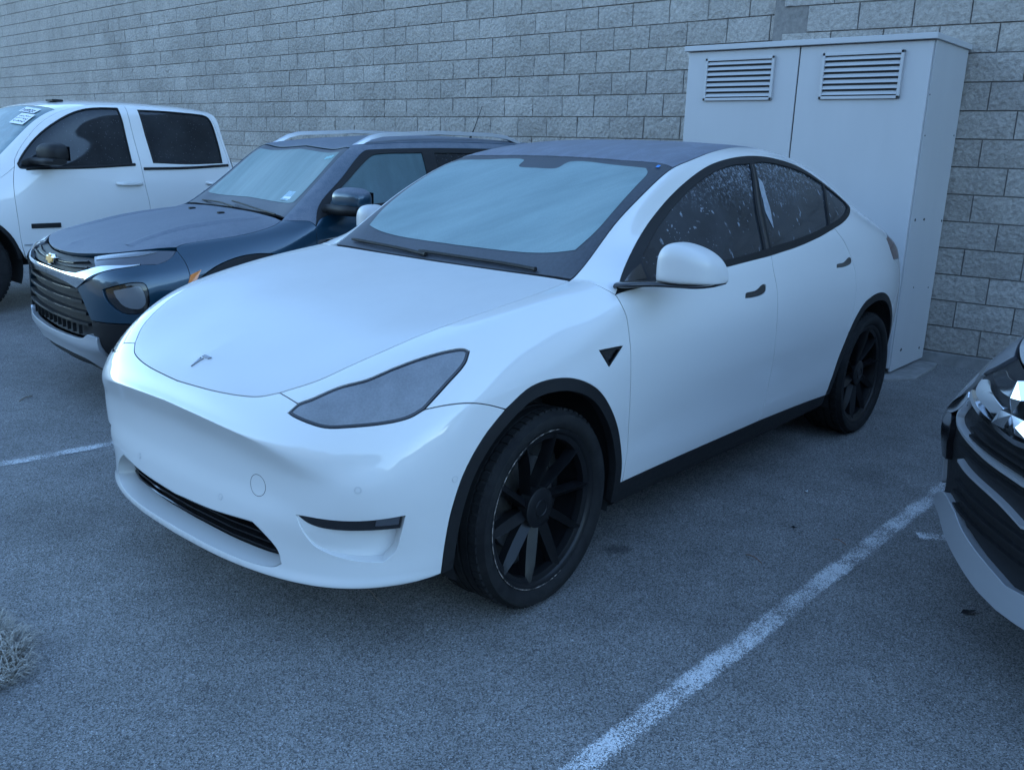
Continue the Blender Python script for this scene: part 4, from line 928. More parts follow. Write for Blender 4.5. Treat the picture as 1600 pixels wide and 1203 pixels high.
    dlo_end = '-2.735,.765,1.325 -2.745,.775,1.30 -2.70,.795,1.275 -2.60,.825,1.247 -2.48,.85,1.225 -2.36,.865,1.208'
    dt, de = trace3(sk, dlo_top), trace3(sk, dlo_end)
    dlo = chain(bl1, bl2, de[::-1], dt[::-1])
    fg = chain(trace3(sk, '-.62,.885,1.093 -1.0,.885,1.115 -1.35,.882,1.133 -1.535,.878,1.145'), trace3(sk, '-1.535,.878,1.145 -1.59,.81,1.30 -1.665,.735,1.44 -1.712,.69,1.522'), trace3(sk, '-1.712,.69,1.522 -1.55,.683,1.512 -1.39,.690,1.484 -1.21,.706,1.430 -1.04,.725,1.360 -.87,.752,1.272 -.745,.785,1.203 -.66,.815,1.152 -.62,.885,1.093'))
    rg = chain(trace3(sk, '-1.605,.875,1.152 -1.90,.866,1.173 -2.15,.856,1.20 -2.30,.85,1.222'), trace3(sk, '-2.30,.85,1.222 -2.385,.792,1.33 -2.49,.722,1.425'), trace3(sk, '-2.49,.722,1.425 -2.31,.694,1.475 -1.985,.687,1.522 -1.80,.684,1.528 -1.755,.69,1.522'), trace3(sk, '-1.755,.69,1.522 -1.715,.735,1.44 -1.655,.81,1.30 -1.605,.875,1.152'))
    qg = chain(trace3(sk, '-2.325,.848,1.225 -2.48,.835,1.247 -2.60,.81,1.270 -2.69,.785,1.296'), trace3(sk, '-2.69,.785,1.296 -2.705,.775,1.315 -2.64,.752,1.358 -2.51,.727,1.417'), trace3(sk, '-2.51,.727,1.417 -2.41,.792,1.33 -2.325,.848,1.225'))
    sg = chain(trace3(sk, '-.455,.872,1.087 -.53,.872,1.094 -.60,.88,1.094'), trace3(sk, '-.60,.88,1.094 -.635,.825,1.142'), trace3(sk, '-.635,.825,1.142 -.55,.842,1.117 -.455,.872,1.087'))
    for mir in (False, 'only'):
        fr = sk.panel('window_surround', dlo, M['black_plastic'], car, holes=[fg, rg, qg], gap=.001, flange=.012, off=.001, mirror=mir)
        for nm, g in (('window', fg), ('window', rg), ('quarter_window', qg)):
            sk.panel(nm, g, M['side_glass'], car, gap=-.004, flange=0, off=-.006, mirror=mir)
        sk.panel('mirror_foot', sg, M['gloss_black'], fr, gap=0, flange=.003, off=.003, mirror=mir)
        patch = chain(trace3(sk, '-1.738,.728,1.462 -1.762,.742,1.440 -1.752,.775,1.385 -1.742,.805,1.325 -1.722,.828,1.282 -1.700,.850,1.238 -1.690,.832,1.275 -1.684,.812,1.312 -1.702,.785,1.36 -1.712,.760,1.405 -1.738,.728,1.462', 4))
        sk.panel('reflection_patch', patch, M['pale_reflection'], car, gap=0, flange=0, off=-.0035, mirror=mir, step=.012)  # bright reflection on the glass, painted as a thin pale panel
        # division bar between the door windows
        bar = chain(trace3(sk, '-1.556,.878,1.146 -1.61,.81,1.30 -1.682,.737,1.44 -1.728,.692,1.520'), trace3(sk, '-1.728,.692,1.520 -1.738,.692,1.520'), trace3(sk, '-1.738,.692,1.520 -1.696,.737,1.44 -1.63,.81,1.30 -1.580,.877,1.148'))
        sk.panel('door_pillar', bar, M['gloss_black'], fr, gap=0, flange=.003, off=.002, mirror=mir)
    # ---- body side: pillar, roof rail, rear quarter
    inner = '-.362,.711,1.096 -.455,.704,1.147 -.659,.683,1.284 -.839,.672,1.383 -1.053,.650,1.478 -1.127,.640,1.497 -1.28,.631,1.532 -1.5,.60,1.567 -1.85,.557,1.597 -2.2,.547,1.585 -2.6,.537,1.525 -2.93,.531,1.435 -3.3,.515,1.30 -3.5,.50,1.215'
    hatch = '-3.5,.50,1.215 -3.46,.60,1.17 -3.42,.70,1.13'
    tl_in = '-3.42,.70,1.13 -3.28,.81,1.118 -3.165,.857,1.110'; tl_low = '-3.165,.857,1.110 -3.205,.878,1.04 -3.25,.885,.985'
    qlow = '-3.25,.885,.985 -3.36,.87,.93 -3.40,.875,.84 -3.34,.895,.76 -3.24,.915,.695'
    rarch = '-3.24,.915,.695 -3.17,.925,.748 -3.08,.938,.795 -2.98,.945,.822 -2.87,.95,.828 -2.784,.953,.819 -2.679,.953,.79 -2.58,.953,.722 -2.515,.951,.65'
    body = chain(trace3(sk, inner), trace3(sk, hatch), trace3(sk, tl_in), trace3(sk, tl_low), trace3(sk, qlow), trace3(sk, rarch), rc[::-1], de[::-1], dt[::-1], trace3(sk, seam_a)[::-1], trace3(sk, '-.345,.715,1.092 -.362,.711,1.096'))
    both('body_side', body, P, gap=.002)
    # ---- tail: lamps, hatch, bumper
    tl = chain(trace3(sk, tl_in), trace3(sk, tl_low), trace3(sk, '-3.25,.885,.985 -3.55,.815,.97 -3.68,.74,.965 -3.79,.52,.97'), trace3(sk, '-3.79,.52,.97 -3.72,.58,1.045 -3.58,.66,1.09 -3.42,.70,1.13'))
    both('tail_light', tl, M['red_lens'], gap=.003)
    h0 = trace3(sk, '-3.56,.0,1.21 -3.545,.3,1.208 -3.5,.50,1.215'); h0[0, 1] = 0
    hb = trace3(sk, '-3.79,.52,.97 -3.84,.40,.86 -3.87,.2,.80 -3.885,.0,.79'); hb[-1, 0] = sk.ua[-1]
    sk.panel('tailgate', chain(h0, trace3(sk, hatch), trace3(sk, '-3.42,.70,1.13 -3.58,.66,1.09 -3.72,.58,1.045 -3.79,.52,.97'), hb, seg_mid_front(sk, .79, 1.115, 14, end=-1), seg_mid_top(sk, -3.76, -3.56, 6)), P, car, mirror='join')
    rbl = trace3(sk, '-3.24,.915,.695 -3.32,.905,.60 -3.35,.895,.50 -3.36,.885,.40'); rbb = trace3(sk, '-3.36,.885,.40 -3.54,.82,.40 -3.7,.69,.40 -3.78,.42,.39 -3.8,.0,.385'); rbb[-1, 0] = sk.ua[-1]
    sk.panel('rear_bumper', chain(hb[::-1], trace3(sk, '-3.79,.52,.97 -3.68,.74,.965 -3.55,.815,.97 -3.25,.885,.985'), trace3(sk, qlow), rbl, rbb, seg_mid_front(sk, .385, .79, 12, end=-1)), P, car, mirror='join')
    rlow = trace3(sk, '-3.36,.885,.40 -3.36,.87,.33 -3.35,.83,.29'); rlb = trace3(sk, '-3.35,.83,.29 -3.5,.77,.285 -3.63,.64,.285 -3.7,.38,.285 -3.72,.0,.285'); rlb[-1, 0] = sk.ua[-1]
    sk.panel('rear_diffuser', chain(rbb[::-1], rlow, rlb, seg_mid_front(sk, .285, .385, 5, end=-1)), M['black_plastic'], car, mirror='join')
    # ---- black lower trim: arches and sills
    def arch_trim(s, cx, cz, k):
        o = trace3(sk, s); X = sk.P(o); inn = X.copy(); d = X - np.array([cx, 0, cz]); d[:, 1] = 0; L = np.linalg.norm(d, axis=1, keepdims=True)
        inn = X - d / L * .042
        return chain(o, sk.near(inn)[::-1])
    f_arch = arch + ' ' ; f_all = '.468,.892,.272 .465,.904,.35 .449,.917,.477 .408,.928,.594 .333,.935,.692 .234,.936,.765 .114,.936,.816 -.01,.941,.823 -.122,.95,.801 -.228,.957,.747 -.315,.955,.659 -.393,.943,.542 -.432,.935,.43 -.437,.922,.30 -.436,.91,.26'
    r_all = '-2.352,.928,.325 -2.375,.935,.39 -2.418,.942,.48 -2.468,.947,.57 -2.515,.951,.65 -2.58,.953,.722 -2.679,.953,.79 -2.784,.953,.819 -2.87,.95,.828 -2.98,.945,.822 -3.08,.938,.795 -3.17,.925,.748 -3.24,.915,.695 -3.32,.905,.60 -3.35,.895,.50 -3.36,.885,.40'
    both('arch_trim', arch_trim(f_all, 0, .38, 1), M['black_plastic'], gap=.0005, off=.003, flange=.03)
    both('arch_trim', arch_trim(r_all, -2.89, .38, 1), M['black_plastic'], gap=.0005, off=.003, flange=.03)
    sill = chain(trace3(sk, '-.440,.926,.335 -1.0,.926,.338 -1.585,.926,.340 -2.0,.926,.333 -2.352,.928,.323'), trace3(sk, '-2.352,.928,.323 -2.36,.90,.265 -2.36,.86,.225'), trace3(sk, '-2.36,.86,.225 -1.4,.85,.22 -.43,.86,.22'), trace3(sk, '-.43,.86,.22 -.436,.91,.26 -.440,.926,.335'))
    both('sill_trim', sill, M['black_plastic'], gap=.001)
    # ---- underbody, housings, wheels
    u = MB(); u.box((-1.45, 0, .235), (4.2, 1.40, .04)); u.box((-1.45, 0, .30), (1.95, 1.72, .14)); u.build('underbody', M['liner'], car, smooth=False)
    for x in (0, -2.89):
        for sd in (1, -1):
            well(car, x, .37, .43, .60, .90, sd)
    wf = [((0, .817, .354), 1, R(2.0), .2), ((0, -.817, .354), -1, R(2.0), .5), ((-2.89, .817, .354), 1, 0, .9), ((-2.89, -.817, .354), -1, 0, 0.1)]
    for loc, sd, st, sp in wf:
        make_wheel(car, loc, .354, .25, .287, 'turbine', sd, st, sp)
    # ---- door mirrors
    for sd in (1, -1):
        make_mirror(car, sd)
    # ---- wipers
    for xy in ([(-.385, .52), (-.398, .36), (-.402, .10), (-.404, -.16)], [(-.388, -.10), (-.400, -.26), (-.405, -.62)]):
        q = sk.from_view([(x, abs(y)) for x, y in xy], 'top'); X = sk.P(q) + sk.Nn(q) * .006; X = np.array([[p[0], math.copysign(p[1], y), p[2]] for p, (x, y) in zip(X, xy)])
        w = MB(); c = catmull(X, 8); w.tube(c, [.010] + [.0075] * (len(c) - 2) + [.005], 6); w.build('wiper', M['black_plastic'], car)
    # inner screen camera housing seen through the glass edge is part of the frit; a small sticker sits at the corner
    q = sk.from_view([(-1.075, .595)], 'top'); pp, nn = Vector(sk.P(q)[0]), Vector(sk.Nn(q)[0]); t = Vector((-1, -.25, 0)); t = (t - nn * t.dot(nn)).normalized(); s = nn.cross(t)
    b = MB(); b.add([pp + nn * .002 + t * a * .014 + s * c * .007 for a, c in ((-1, -1), (1, -1), (1, 1), (-1, 1))], [(0, 1, 2, 3)]); b.build('sticker', simple('blue_sticker', (.05, .22, .55), .5), car, smooth=False)
    return car

def thing_part(name, parent):
    o = bpy.data.objects.new(name, None); o.empty_display_size = .05; link(o, parent); return o

def shell(rings, n=14):
    """smooth closed shell through a list of outline rings (each k x 3)"""
    A = np.array(rings, float)
    A = np.stack([catmull(A[:, k], n) for k in range(A.shape[1])], 1)
    B = np.stack([catmull(A[i], 5, closed=True) for i in range(len(A))])
    return B

def make_mirror(car, sd):
    m = thing_part('door_mirror', car)
    # shell: rings across y, each a rounded outline in x-z (front convex, rear flat)
    rings = []
    fold = (0.0 if sd > 0 else -.27)
    for y, x0, x1, z0, z1 in ((.956, -.61, -.585, 1.110, 1.155), (.959, -.632, -.552, 1.104, 1.186), (.969, -.645, -.528, 1.102, 1.216), (.990, -.655, -.514, 1.102, 1.238), (1.022, -.664, -.510, 1.102, 1.247), (1.062, -.675, -.520, 1.102, 1.242), (1.104, -.688, -.545, 1.103, 1.226), (1.138, -.696, -.580, 1.104, 1.202), (1.158, -.70, -.62, 1.106, 1.174), (1.167, -.70, -.65, 1.109, 1.145), (1.170, -.695, -.67, 1.114, 1.13)):
        cx, cz = (x0 + x1) / 2, z0 + (z1 - z0) * .36; a = (x1 - x0) / 2
        ring = []
        for k in range(18):
            t = 2 * math.pi * k / 18; ct, st = math.cos(t), math.sin(t)
            e = .45 if ct < 0 else .52
            hh = (z1 - cz) if st > 0 else (cz - z0)
            ring.append((cx + fold + a * math.copysign(abs(ct) ** e, ct), y * sd, cz + hh * math.copysign(abs(st) ** (.28 if st < 0 else .55), st)))
        rings.append(ring)
    B = shell(rings, 5); b = MB(); b.loft([[tuple(p) for p in r] for r in B], closed=True, cap=True)
    b.build('mirror_cap', M['paint_frost'], m, angle=50)
    g = MB(); g.loft([[(x + fold, y * sd, z) for x, y, z in ((-.664 - (y - .97) * .18, y, 1.118), (-.668 - (y - .97) * .18, y, zt))] for y, zt in ((.985, 1.19), (1.03, 1.215), (1.08, 1.215), (1.13, 1.18))], closed=False); g.build('mirror_glass', M['dark_glass'], m)
    # black base: thin arm running out under the cap
    rings = []
    for y, xc, w, z0, z1 in ((.875, -.46, .065, 1.075, 1.100), (.92, -.475, .066, 1.084, 1.104), (.98, -.535, .055, 1.088, 1.107), (1.05, -.60, .068, 1.087, 1.106), (1.11, -.625, .066, 1.089, 1.107), (1.150, -.655, .045, 1.096, 1.112), (1.166, -.672, .02, 1.104, 1.116)):
        cz, h = (z0 + z1) / 2, (z1 - z0) / 2
        rings.append([(xc + fold * min(1, max(0, (y - .88) / .09)) + w * c, y * sd, cz + h * s) for c, s in ((1, 0), (.85, .8), (0, 1), (-.85, .8), (-1, 0), (-.85, -.8), (0, -1), (.85, -.8))])
    B = shell(rings, 4); b = MB(); b.loft([[tuple(p) for p in r] for r in B], closed=True, cap=True); b.build('mirror_base', M['gloss_black'], m, angle=50)
build_main_car()
# ---------------------------------------------------------------- split-face block walls of the building (it shades the yard)
rng = random.Random(7)
BL, BH = 0.406, 0.203
def block_meshes(length, n):
    out = []
    for k in range(n):
        b = MB(); nx, nz = 5, 3; L, H = length - 0.010, BH - 0.010
        V = []; F = []
        for j in range(nz + 1):
            for i in range(nx + 1):
                edge = i in (0, nx) or j in (0, nz)
                d = (0.002 if edge else 0.006) + rng.uniform(-0.002, 0.0055)
                V.append((d, L * i / nx + (0 if edge else rng.uniform(-.02, .02)), H * j / nz + (0 if edge else rng.uniform(-.015, .015))))
        m = nx + 1
        for j in range(nz):
            for i in range(nx): F.append((j * m + i, j * m + i + 1, (j + 1) * m + i + 1, (j + 1) * m + i))
        per = [i for i in range(m)] + [j * m + nx for j in range(1, nz + 1)] + [nz * m + i for i in range(nx - 1, -1, -1)] + [j * m for j in range(nz - 1, 0, -1)]
        b0 = len(V); V += [(-0.05, V[i][1], V[i][2]) for i in per]; p = len(per)
        for i in range(p): F.append((per[(i + 1) % p], per[i], b0 + i, b0 + (i + 1) % p))
        me = bpy.data.meshes.new('block'); me.from_pydata(V, [], F); me.update()
        me.materials.append(M['block'] if k % 3 else M['block_alt']); out.append(me)
    return out
FULL = block_meshes(BL, 7); HALF = block_meshes(BL / 2, 3)

def block_wall(name, label, origin, rz, s0, s1, z0, height, joint, view, cut=None):
    """wall plane local: y along the wall, x outward. joint = position of a joint in the even courses."""
    w = thing(name, label, 'wall', origin, rz)
    b = MB(); b.box((-0.16, (s0 + s1) / 2, height / 2), (0.30, s1 - s0, height)); b.build('mortar_backing', M['mortar'], w, smooth=False)
    f = MB(); f.box((-0.10, (s0 + s1) / 2, z0 / 2 - 0.02), (0.232, s1 - s0 - .02, z0 + 0.03)); f.build('footing', M['concrete'], w, smooth=False, bevel=.006)
    rest = MB(); n = 0
    for k in range(-1, int((height - z0) / BH)):
        z = z0 + BH * k
        if z < -0.01: continue
        off = joint + (0 if k % 2 == 0 else BL / 2)
        i0 = int(math.floor((s0 - off) / BL)); 
        for i in range(i0, int((s1 - off) / BL) + 1):
            a, e = off + i * BL, off + (i + 1) * BL
            half = False
            if cut is not None and a < cut - .01 < e - .02:
                spans = [(a, cut, True), (cut, e, True)] if abs(cut - (a + BL / 2)) < .08 else [(a, e, False)]
            else: spans = [(a, e, False)]
            for (p, q, half) in spans:
                if p < s0 or q > s1: continue
                me = rng.choice(HALF if half else FULL)
                if view(p, z) and n < 300:
                    o = bpy.data.objects.new('block', me); link(o, w); o.location = (rng.uniform(-.0025, .0025), p + 0.005, z + 0.005); n += 1
                    if rng.random() < .5:
                        o.rotation_euler = (math.pi, 0, 0); o.location = (o.location.x, q - 0.005, z + BH - 0.005)
                else:
                    L = q - p - .01; rest.box((-0.02, (p + q) / 2, z + BH / 2), (0.052, L, BH - .01))
    o = rest.build('block_remainder', M['block'], w, smooth=False); o['kind'] = 'stuff'
    return w
# long wall behind the row of cars, left of the cabinet; a control joint runs up it
block_wall('block_wall', 'long grey split-face block wall running behind the parked cars, left of the metal cabinet', (-5.124, 0, 0), -math.atan(0.021), -26, -0.30, .060, 6.2, -4.863 - .203, lambda s, z: -14.5 < s and 1.42 < z < 2.62 - .085 * s)
block_wall('block_wall', 'grey split-face block wall right of the metal cabinet, beside the chrome-fronted car', (-5.1513, 0, 0), math.atan(0.0815), -0.95, 46, .1029, 6.2, .7544 + .203, lambda s, z: (.45 < s < 2.4 and z < 3.1) or (-.95 < s < .46 and 2.0 < z < 3.1))
roof = MB(); roof.box((-8.4, 10, 6.1), (6.2, 72, .25)); roof.box((-11.3, 10, 3.1), (.3, 72, 6.2))
tag(roof.build('building_shell', M['concrete'], smooth=False), 'flat grey roof and back wall of the block building', 'building')

# ---------------------------------------------------------------- tall metal cabinet against the wall
def cabinet():
    c = thing('utility_cabinet', 'tall pale grey two-door metal cabinet standing against the block wall behind the white crossover', 'cabinet', (-4.42, -.38, 0.0))
    D, W, H = .74, .95, 2.36     # depth, half width, height
    body = MB(); body.box((-D / 2 - .012, 0, H / 2 + .03), (D - .03, 2 * W - .012, H - .06)); body.build('carcass', M['door_paint'], c, smooth=False)
    for y0, y1 in ((-W + .003, -.005), (.005, W - .003)):
        m = MB(); m.box((-.008, (y0 + y1) / 2, H / 2 + .03), (.022, y1 - y0, H - .08)); d = m.build('door', M['door_paint'], c, smooth=False, bevel=.004)
        ya, yb = ((-.78, -.19) if y0 < -.5 else (.185, .765))
        fr = MB()
        fr.box((.012, (ya + yb) / 2, 1.985), (.022, yb - ya, .02)); fr.box((.012, (ya + yb) / 2, 2.285), (.022, yb - ya, .02))
        for yy in (ya + .01, yb - .01): fr.box((.012, yy, 2.135), (.022, .02, .32))
        l = fr.build('louvre_frame', M['door_paint'], d, smooth=False, bevel=.002)
        for k in range(7):
            s = MB(); s.box((.010, (ya + yb) / 2, 2.02 + k * .04), (.004, yb - ya - .04, .042), Matrix.Rotation(R(-38), 3, 'Y')); s.build('louvre_slat', M['door_paint'], d, smooth=False)
        bk = MB(); bk.box((.004, (ya + yb) / 2, 2.135), (.004, yb - ya - .03, .29)); bk.build('louvre_backing', M['dark_gap'], d, smooth=False)
    g = MB(); g.box((-.012, 0, H / 2 + .03), (.016, .012, H - .09)); g.build('centre_gap', M['dark_gap'], c, smooth=False)
    for sd in (1, -1):
        m = MB(); m.box((-D / 2 - .016, sd * (W - .002), H / 2 + .02), (D - .010, .014, H - .04)); p = m.build('side_panel', M['door_paint'], c, smooth=False, bevel=.003)
        if sd > 0:
            for (x, z, r) in ((-.05, 1.729, .006), (-.10, 1.149, .011), (-.285, 1.146, .007), (-.30, 1.146, .010), (-.715, 1.121, .010), (-.28, .647, .006), (-.63, .615, .006), (-.19, .18, .007), (-.205, .185, .011), (-.63, .137, .010), (-.70, 1.75, .006), (-.03, 2.0, .006)):
                b = MB(); b.tube([(x, W + .0045, z), (x, W + .0075, z)], r, 10); b.build('screw', M['dark_gap'], p)
    t = MB(); t.box((-D / 2 + .01, 0, H + .015), (D + .05, 2 * W + .05, .04)); t.build('rain_cap', M['door_paint'], c, smooth=False, bevel=.004)
cabinet()
pad = MB(); pad.prism([(-5.14, -1.42), (-4.28, -1.42), (-4.28, .60), (-4.50, .745), (-5.05, .72), (-5.14, .70)], 'z', -.05, .022)
tag(pad.build('concrete_pad', M['concrete'], smooth=False, bevel=.008), kind='structure')

# ---------------------------------------------------------------- parking stripes (worn paint, 4 mm above the asphalt)
def stripe(name, p0, p1, w, mat, z=.004):
    a, b = Vector((*p0, 0)), Vector((*p1, 0)); d = (b - a); L = d.length; n = max(2, int(L / .25))
    m = MB(); V = []; 
    for i in range(n + 1): V += [(L * i / n, -w / 2, 0), (L * i / n, w / 2, 0)]
    m.add(V, [(2 * i, 2 * i + 2, 2 * i + 3, 2 * i + 1) for i in range(n)])
    o = m.build(name, mat, smooth=False); o.location = (a.x, a.y, z); o.rotation_euler = (0, 0, math.atan2(d.y, d.x)); tag(o, kind='structure'); return o
stripe('parking_stripe', (1.2, 1.555), (-4.2, 1.62), .105, M['stripe'])
stripe('parking_stripe', (2.2, -1.97), (-4.2, -1.25), .10, M['stripe_thin'])
stripe('parking_stripe', (-1.592, 1.70), (-1.78, 1.99), .10, M['stripe'])
# ---------------------------------------------------------------- blue compact SUV beside the white crossover
def suv_skin():
    net = np.array(suv_net())
    for v in range(2, 10):                                   # blunter front corners
        net[v, 3] += (.028, .026, 0); net[v, 4] += (.034, .028, 0); net[v, 5] += (.018, .010, 0); net[v, 2] += (.008, .006, 0)
    return Skin(net, nu=6, nv=6, smooth_u=5)

def arc(cx, cz, r, a0, a1, n=14, y=.9): return [(cx + r * math.cos(R(a0 + (a1 - a0) * k / n)), y, cz + r * math.sin(R(a0 + (a1 - a0) * k / n))) for k in range(n + 1)]

def lift(sk, p, o):
    q = sk.near([p]); return Vector(sk.P(q)[0] + sk.Nn(q)[0] * o)

def ribbon(sk, s, half, o0, o1, name, mat, parent, n=5, both_sides=True):
    """a raised moulding that follows a line on the skin (joined across the middle)"""
    q = trace3(sk, s, n); X = sk.P(q); N = sk.Nn(q); L = []
    if both_sides:
        X = np.vstack([X[::-1] * [1, -1, 1], X[1:]]); N = np.vstack([N[::-1] * [1, -1, 1], N[1:]])
    t = np.gradient(X, axis=0); t /= np.linalg.norm(t, axis=1, keepdims=True); B = np.cross(N, t)
    b = MB(); rings = []
    for x, nn, bb in zip(X, N, B):
        rings.append([tuple(x + bb * half + nn * o0), tuple(x + bb * half * .8 + nn * o1), tuple(x - bb * half * .8 + nn * o1), tuple(x - bb * half + nn * o0)])
    b.loft(rings, closed=True, cap=True); return b.build(name, mat, parent, angle=35)

def side_mirror(car, loc, size, sd, mat_cap, mat_base, arm_to, glass=True):
    """rounded mirror housing: loc = centre, size = (depth, width, height)"""
    m = thing_part('door_mirror', car); dx, dy, dz = size; cx, cy, cz = loc; rings = []
    for t, k in ((-1, .45), (-.93, .78), (-.6, .96), (0, 1.0), (.55, .93), (.9, .68), (1, .38)):
        ring = []
        for i in range(14):
            a = 2 * math.pi * i / 14; ct, st = math.cos(a), math.sin(a)
            ring.append((cx - .10 * dy * (t + 1) + dx / 2 * k * math.copysign(abs(ct) ** (.5 if ct < 0 else .9), ct), (cy + t * dy / 2) * sd, cz + dz / 2 * k * math.copysign(abs(st) ** .7, st) + (1 - k) * dz * -.12))
        rings.append(ring)
    B = shell(rings, 4); b = MB(); b.loft([[tuple(p) for p in r] for r in B], cap=True); b.build('mirror_cap', mat_cap, m, angle=50)
    z0 = cz - dz / 2; rings = []
    for (x, y, w, h) in ((arm_to[0], arm_to[1], .055, .026), ((arm_to[0] + cx) / 2, (arm_to[1] + cy - dy / 2) / 2, .06, .030), (cx, cy - dy * .3, dx * .52, .034), (cx - .05 * dy, cy + dy * .2, dx * .52, .034), (cx - .1 * dy, cy + dy * .49, dx * .35, .024)):
        zc = arm_to[2] if y == arm_to[1] else z0 + .012
        rings.append([(x + w * c, y * sd, zc + h * s) for c, s in ((1, 0), (.8, .8), (-.8, .8), (-1, 0), (-.8, -.8), (.8, -.8))])
    B = shell(rings, 3); b = MB(); b.loft([[tuple(p) for p in r] for r in B], cap=True); b.build('mirror_base', mat_base, m, angle=50)
    g = MB(); xg = cx - dx / 2 - .10 * dy - .004; g.box((xg, cy * sd, cz - .005), (.006, dy * .8, dz * .72), Matrix.Rotation(R(6) * sd, 3, 'Z')); g.build('mirror_glass', M['dark_glass'], m, smooth=False)

def build_suv():
    sk = suv_skin(); BL_, FR = M['blue'], M['blue_frost']
    car = thing('parked_car', 'dark blue compact SUV with frosted bonnet, chrome grille bar and roof rails', 'car', (-.7457, -2.734, 0), -.107)
    T = lambda s, n=5: trace3(sk, s, n)
    def both(name, poly, mat, parent=car, **kw):
        return sk.panel(name, poly, mat, parent, **kw), sk.panel(name, poly, mat, parent, mirror='only', **kw)
    def mid(q, axis, end=0):
        if axis == 'top': q[end, 1] = 0
        else: q[end, 0] = 0
        return q
    def mf(z0, z1, n=6): return seg_mid_front(sk, z0, z1, n)
    # bonnet
    hf = mid(T('.800,0,.895 .785,.20,.900 .748,.385,.912 .670,.585,.926 .545,.700,.945 .40,.768,.962'), 'f')
    hs = T('.40,.768,.962 .349,.760,.979 .198,.776,.999 .009,.791,1.022 -.206,.774,1.069 -.263,.748,1.092')
    hr = mid(T('-.263,.748,1.092 -.285,.4,1.111 -.295,0,1.115'), 'top', -1)
    hood = sk.panel('bonnet', chain(hf, hs, hr, seg_mid_top(sk, -.295, .72, 24), mf(.935, .895, 4)), FR, car, mirror='join', flange=.025, gap=.003)
    for sd in (1, -1):
        b = MB(); p = lift(sk, (-.12, .22, 1.1), .004); b.box((p.x, p.y * sd, p.z), (.04, .03, .014)); b.build('washer_nozzle', M['black_plastic'], hood, smooth=False, bevel=.003)
    # raised ridges of the bonnet
    for sd in (1, -1):
        q = T('.58,.53,.95 .40,.50,1.00 .20,.485,1.045 -.05,.50,1.082 -.22,.52,1.10'); X = sk.P(q); N = sk.Nn(q); b = MB(); rings = []
        w = np.sin(np.linspace(0.12, 1, len(X)) * math.pi * .92) 
        for x, nn, k in zip(X, N, w):
            rings.append([((x[0]), (x[1] + d) * sd, x[2] + h * k) for d, h in ((-.10, -.004), (-.05, .004), (-.015, .013), (.005, .014), (.03, .002), (.05, -.006))])
        b.loft(rings, closed=False); b.build('bonnet_ridge', FR, hood, angle=50)
    # windscreen
    TT = lambda s_: sk.from_view(catmull(np.array([[float(k) for k in p.split(',')] for p in s_.split()]), 5), 'top')
    wl = T('-.302,.715,1.108 -.495,.657,1.256 -.81,.603,1.508 -.845,.592,1.532'); wb = mid(T('-.338,0,1.121 -.332,.42,1.116 -.302,.715,1.108'), 'top'); wt = mid(TT('-.845,.592 -.856,.3 -.862,0'), 'top', -1)
    ws = sk.panel('windscreen', chain(wb, wl, wt, seg_mid_top(sk, -.862, -.338, 16)), M['frit'], car, mirror='join', off=-.004)
    il = T('-.42,.625,1.19 -.52,.610,1.275 -.78,.560,1.49 -.80,.545,1.502'); ib = mid(T('-.425,0,1.192 -.42,.40,1.186 -.415,.60,1.183 -.42,.625,1.19'), 'top'); it = mid(T('-.80,.545,1.502 -.815,.3,1.505 -.825,0,1.512'), 'top', -1)
    sk.panel('frost_sheet', chain(ib, il, it, seg_mid_top(sk, -.825, -.425, 12)), M['ice_blue'], ws, mirror='join', gap=0, flange=0, off=-.0022)
    # paper stickers inside the screen
    def decal(name, x, y, w, h, mat, o=.001):
        q = sk.from_view([(x, y)], 'top'); p, n = Vector(sk.P(q)[0]), Vector(sk.Nn(q)[0]); s = Vector((0, 1, 0)); t = n.cross(s).normalized(); b = MB()
        b.add([p + n * o + s * w / 2 * a + t * h / 2 * c for a, c in ((-1, -1), (1, -1), (1, 1), (-1, 1))], [(0, 1, 2, 3)]); return b.build(name, mat, ws, smooth=False)
    decal('sticker', -.47, .475, .13, .085, simple('pale_sticker', (.30, .42, .47), .6, var=.3, vscale=40), .0005)
    decal('sticker', -.455, .475, .10, .02, M['paper'], .0012)
    for k in range(3): decal('sticker', -.755, .46 + k * .034, .026, .032, simple('teal_sticker', (.22, .42, .42), .6), .0008)
    for pts in (((-.30, .60, 1.118), (-.315, .40, 1.128), (-.345, .05, 1.148), (-.36, -.12, 1.156)), ((-.315, -.02, 1.124), (-.335, -.25, 1.138), (-.35, -.58, 1.135))):
        w = MB(); c = catmull(np.array(pts), 6); w.tube(c, .0055, 6); w.build('wiper', M['black_plastic'], car)
    # roof
    rl = T('-.853,.592,1.53 -.97,.592,1.552 -1.45,.598,1.580 -2.0,.595,1.588 -2.6,.585,1.572 -3.05,.56,1.535 -3.30,.48,1.515'); rf = mid(TT('-.870,0 -.864,.3 -.853,.592'), 'top')
    rb = mid(T('-3.30,.48,1.515 -3.36,.25,1.515 -3.375,0,1.52'), 'top', -1)
    sk.panel('roof', chain(rf, rl, rb, seg_mid_top(sk, -3.36, -.870, 40)), FR, car, mirror='join')
    # upper grille, chrome bar, lamps, lower grille
    ug = chain(mid(T('.808,0,.888 .792,.20,.893 .762,.37,.901 .745,.455,.900'), 'f'), T('.745,.455,.900 .770,.560,.858'), T('.770,.560,.858 .80,.52,.828 .835,.44,.815 .850,.27,.808 .855,0,.806'), mf(.806, .888))
    g = sk.panel('upper_grille', ug, M['black_plastic'], car, mirror='join', off=-.022, flange=.0, gap=-.004)
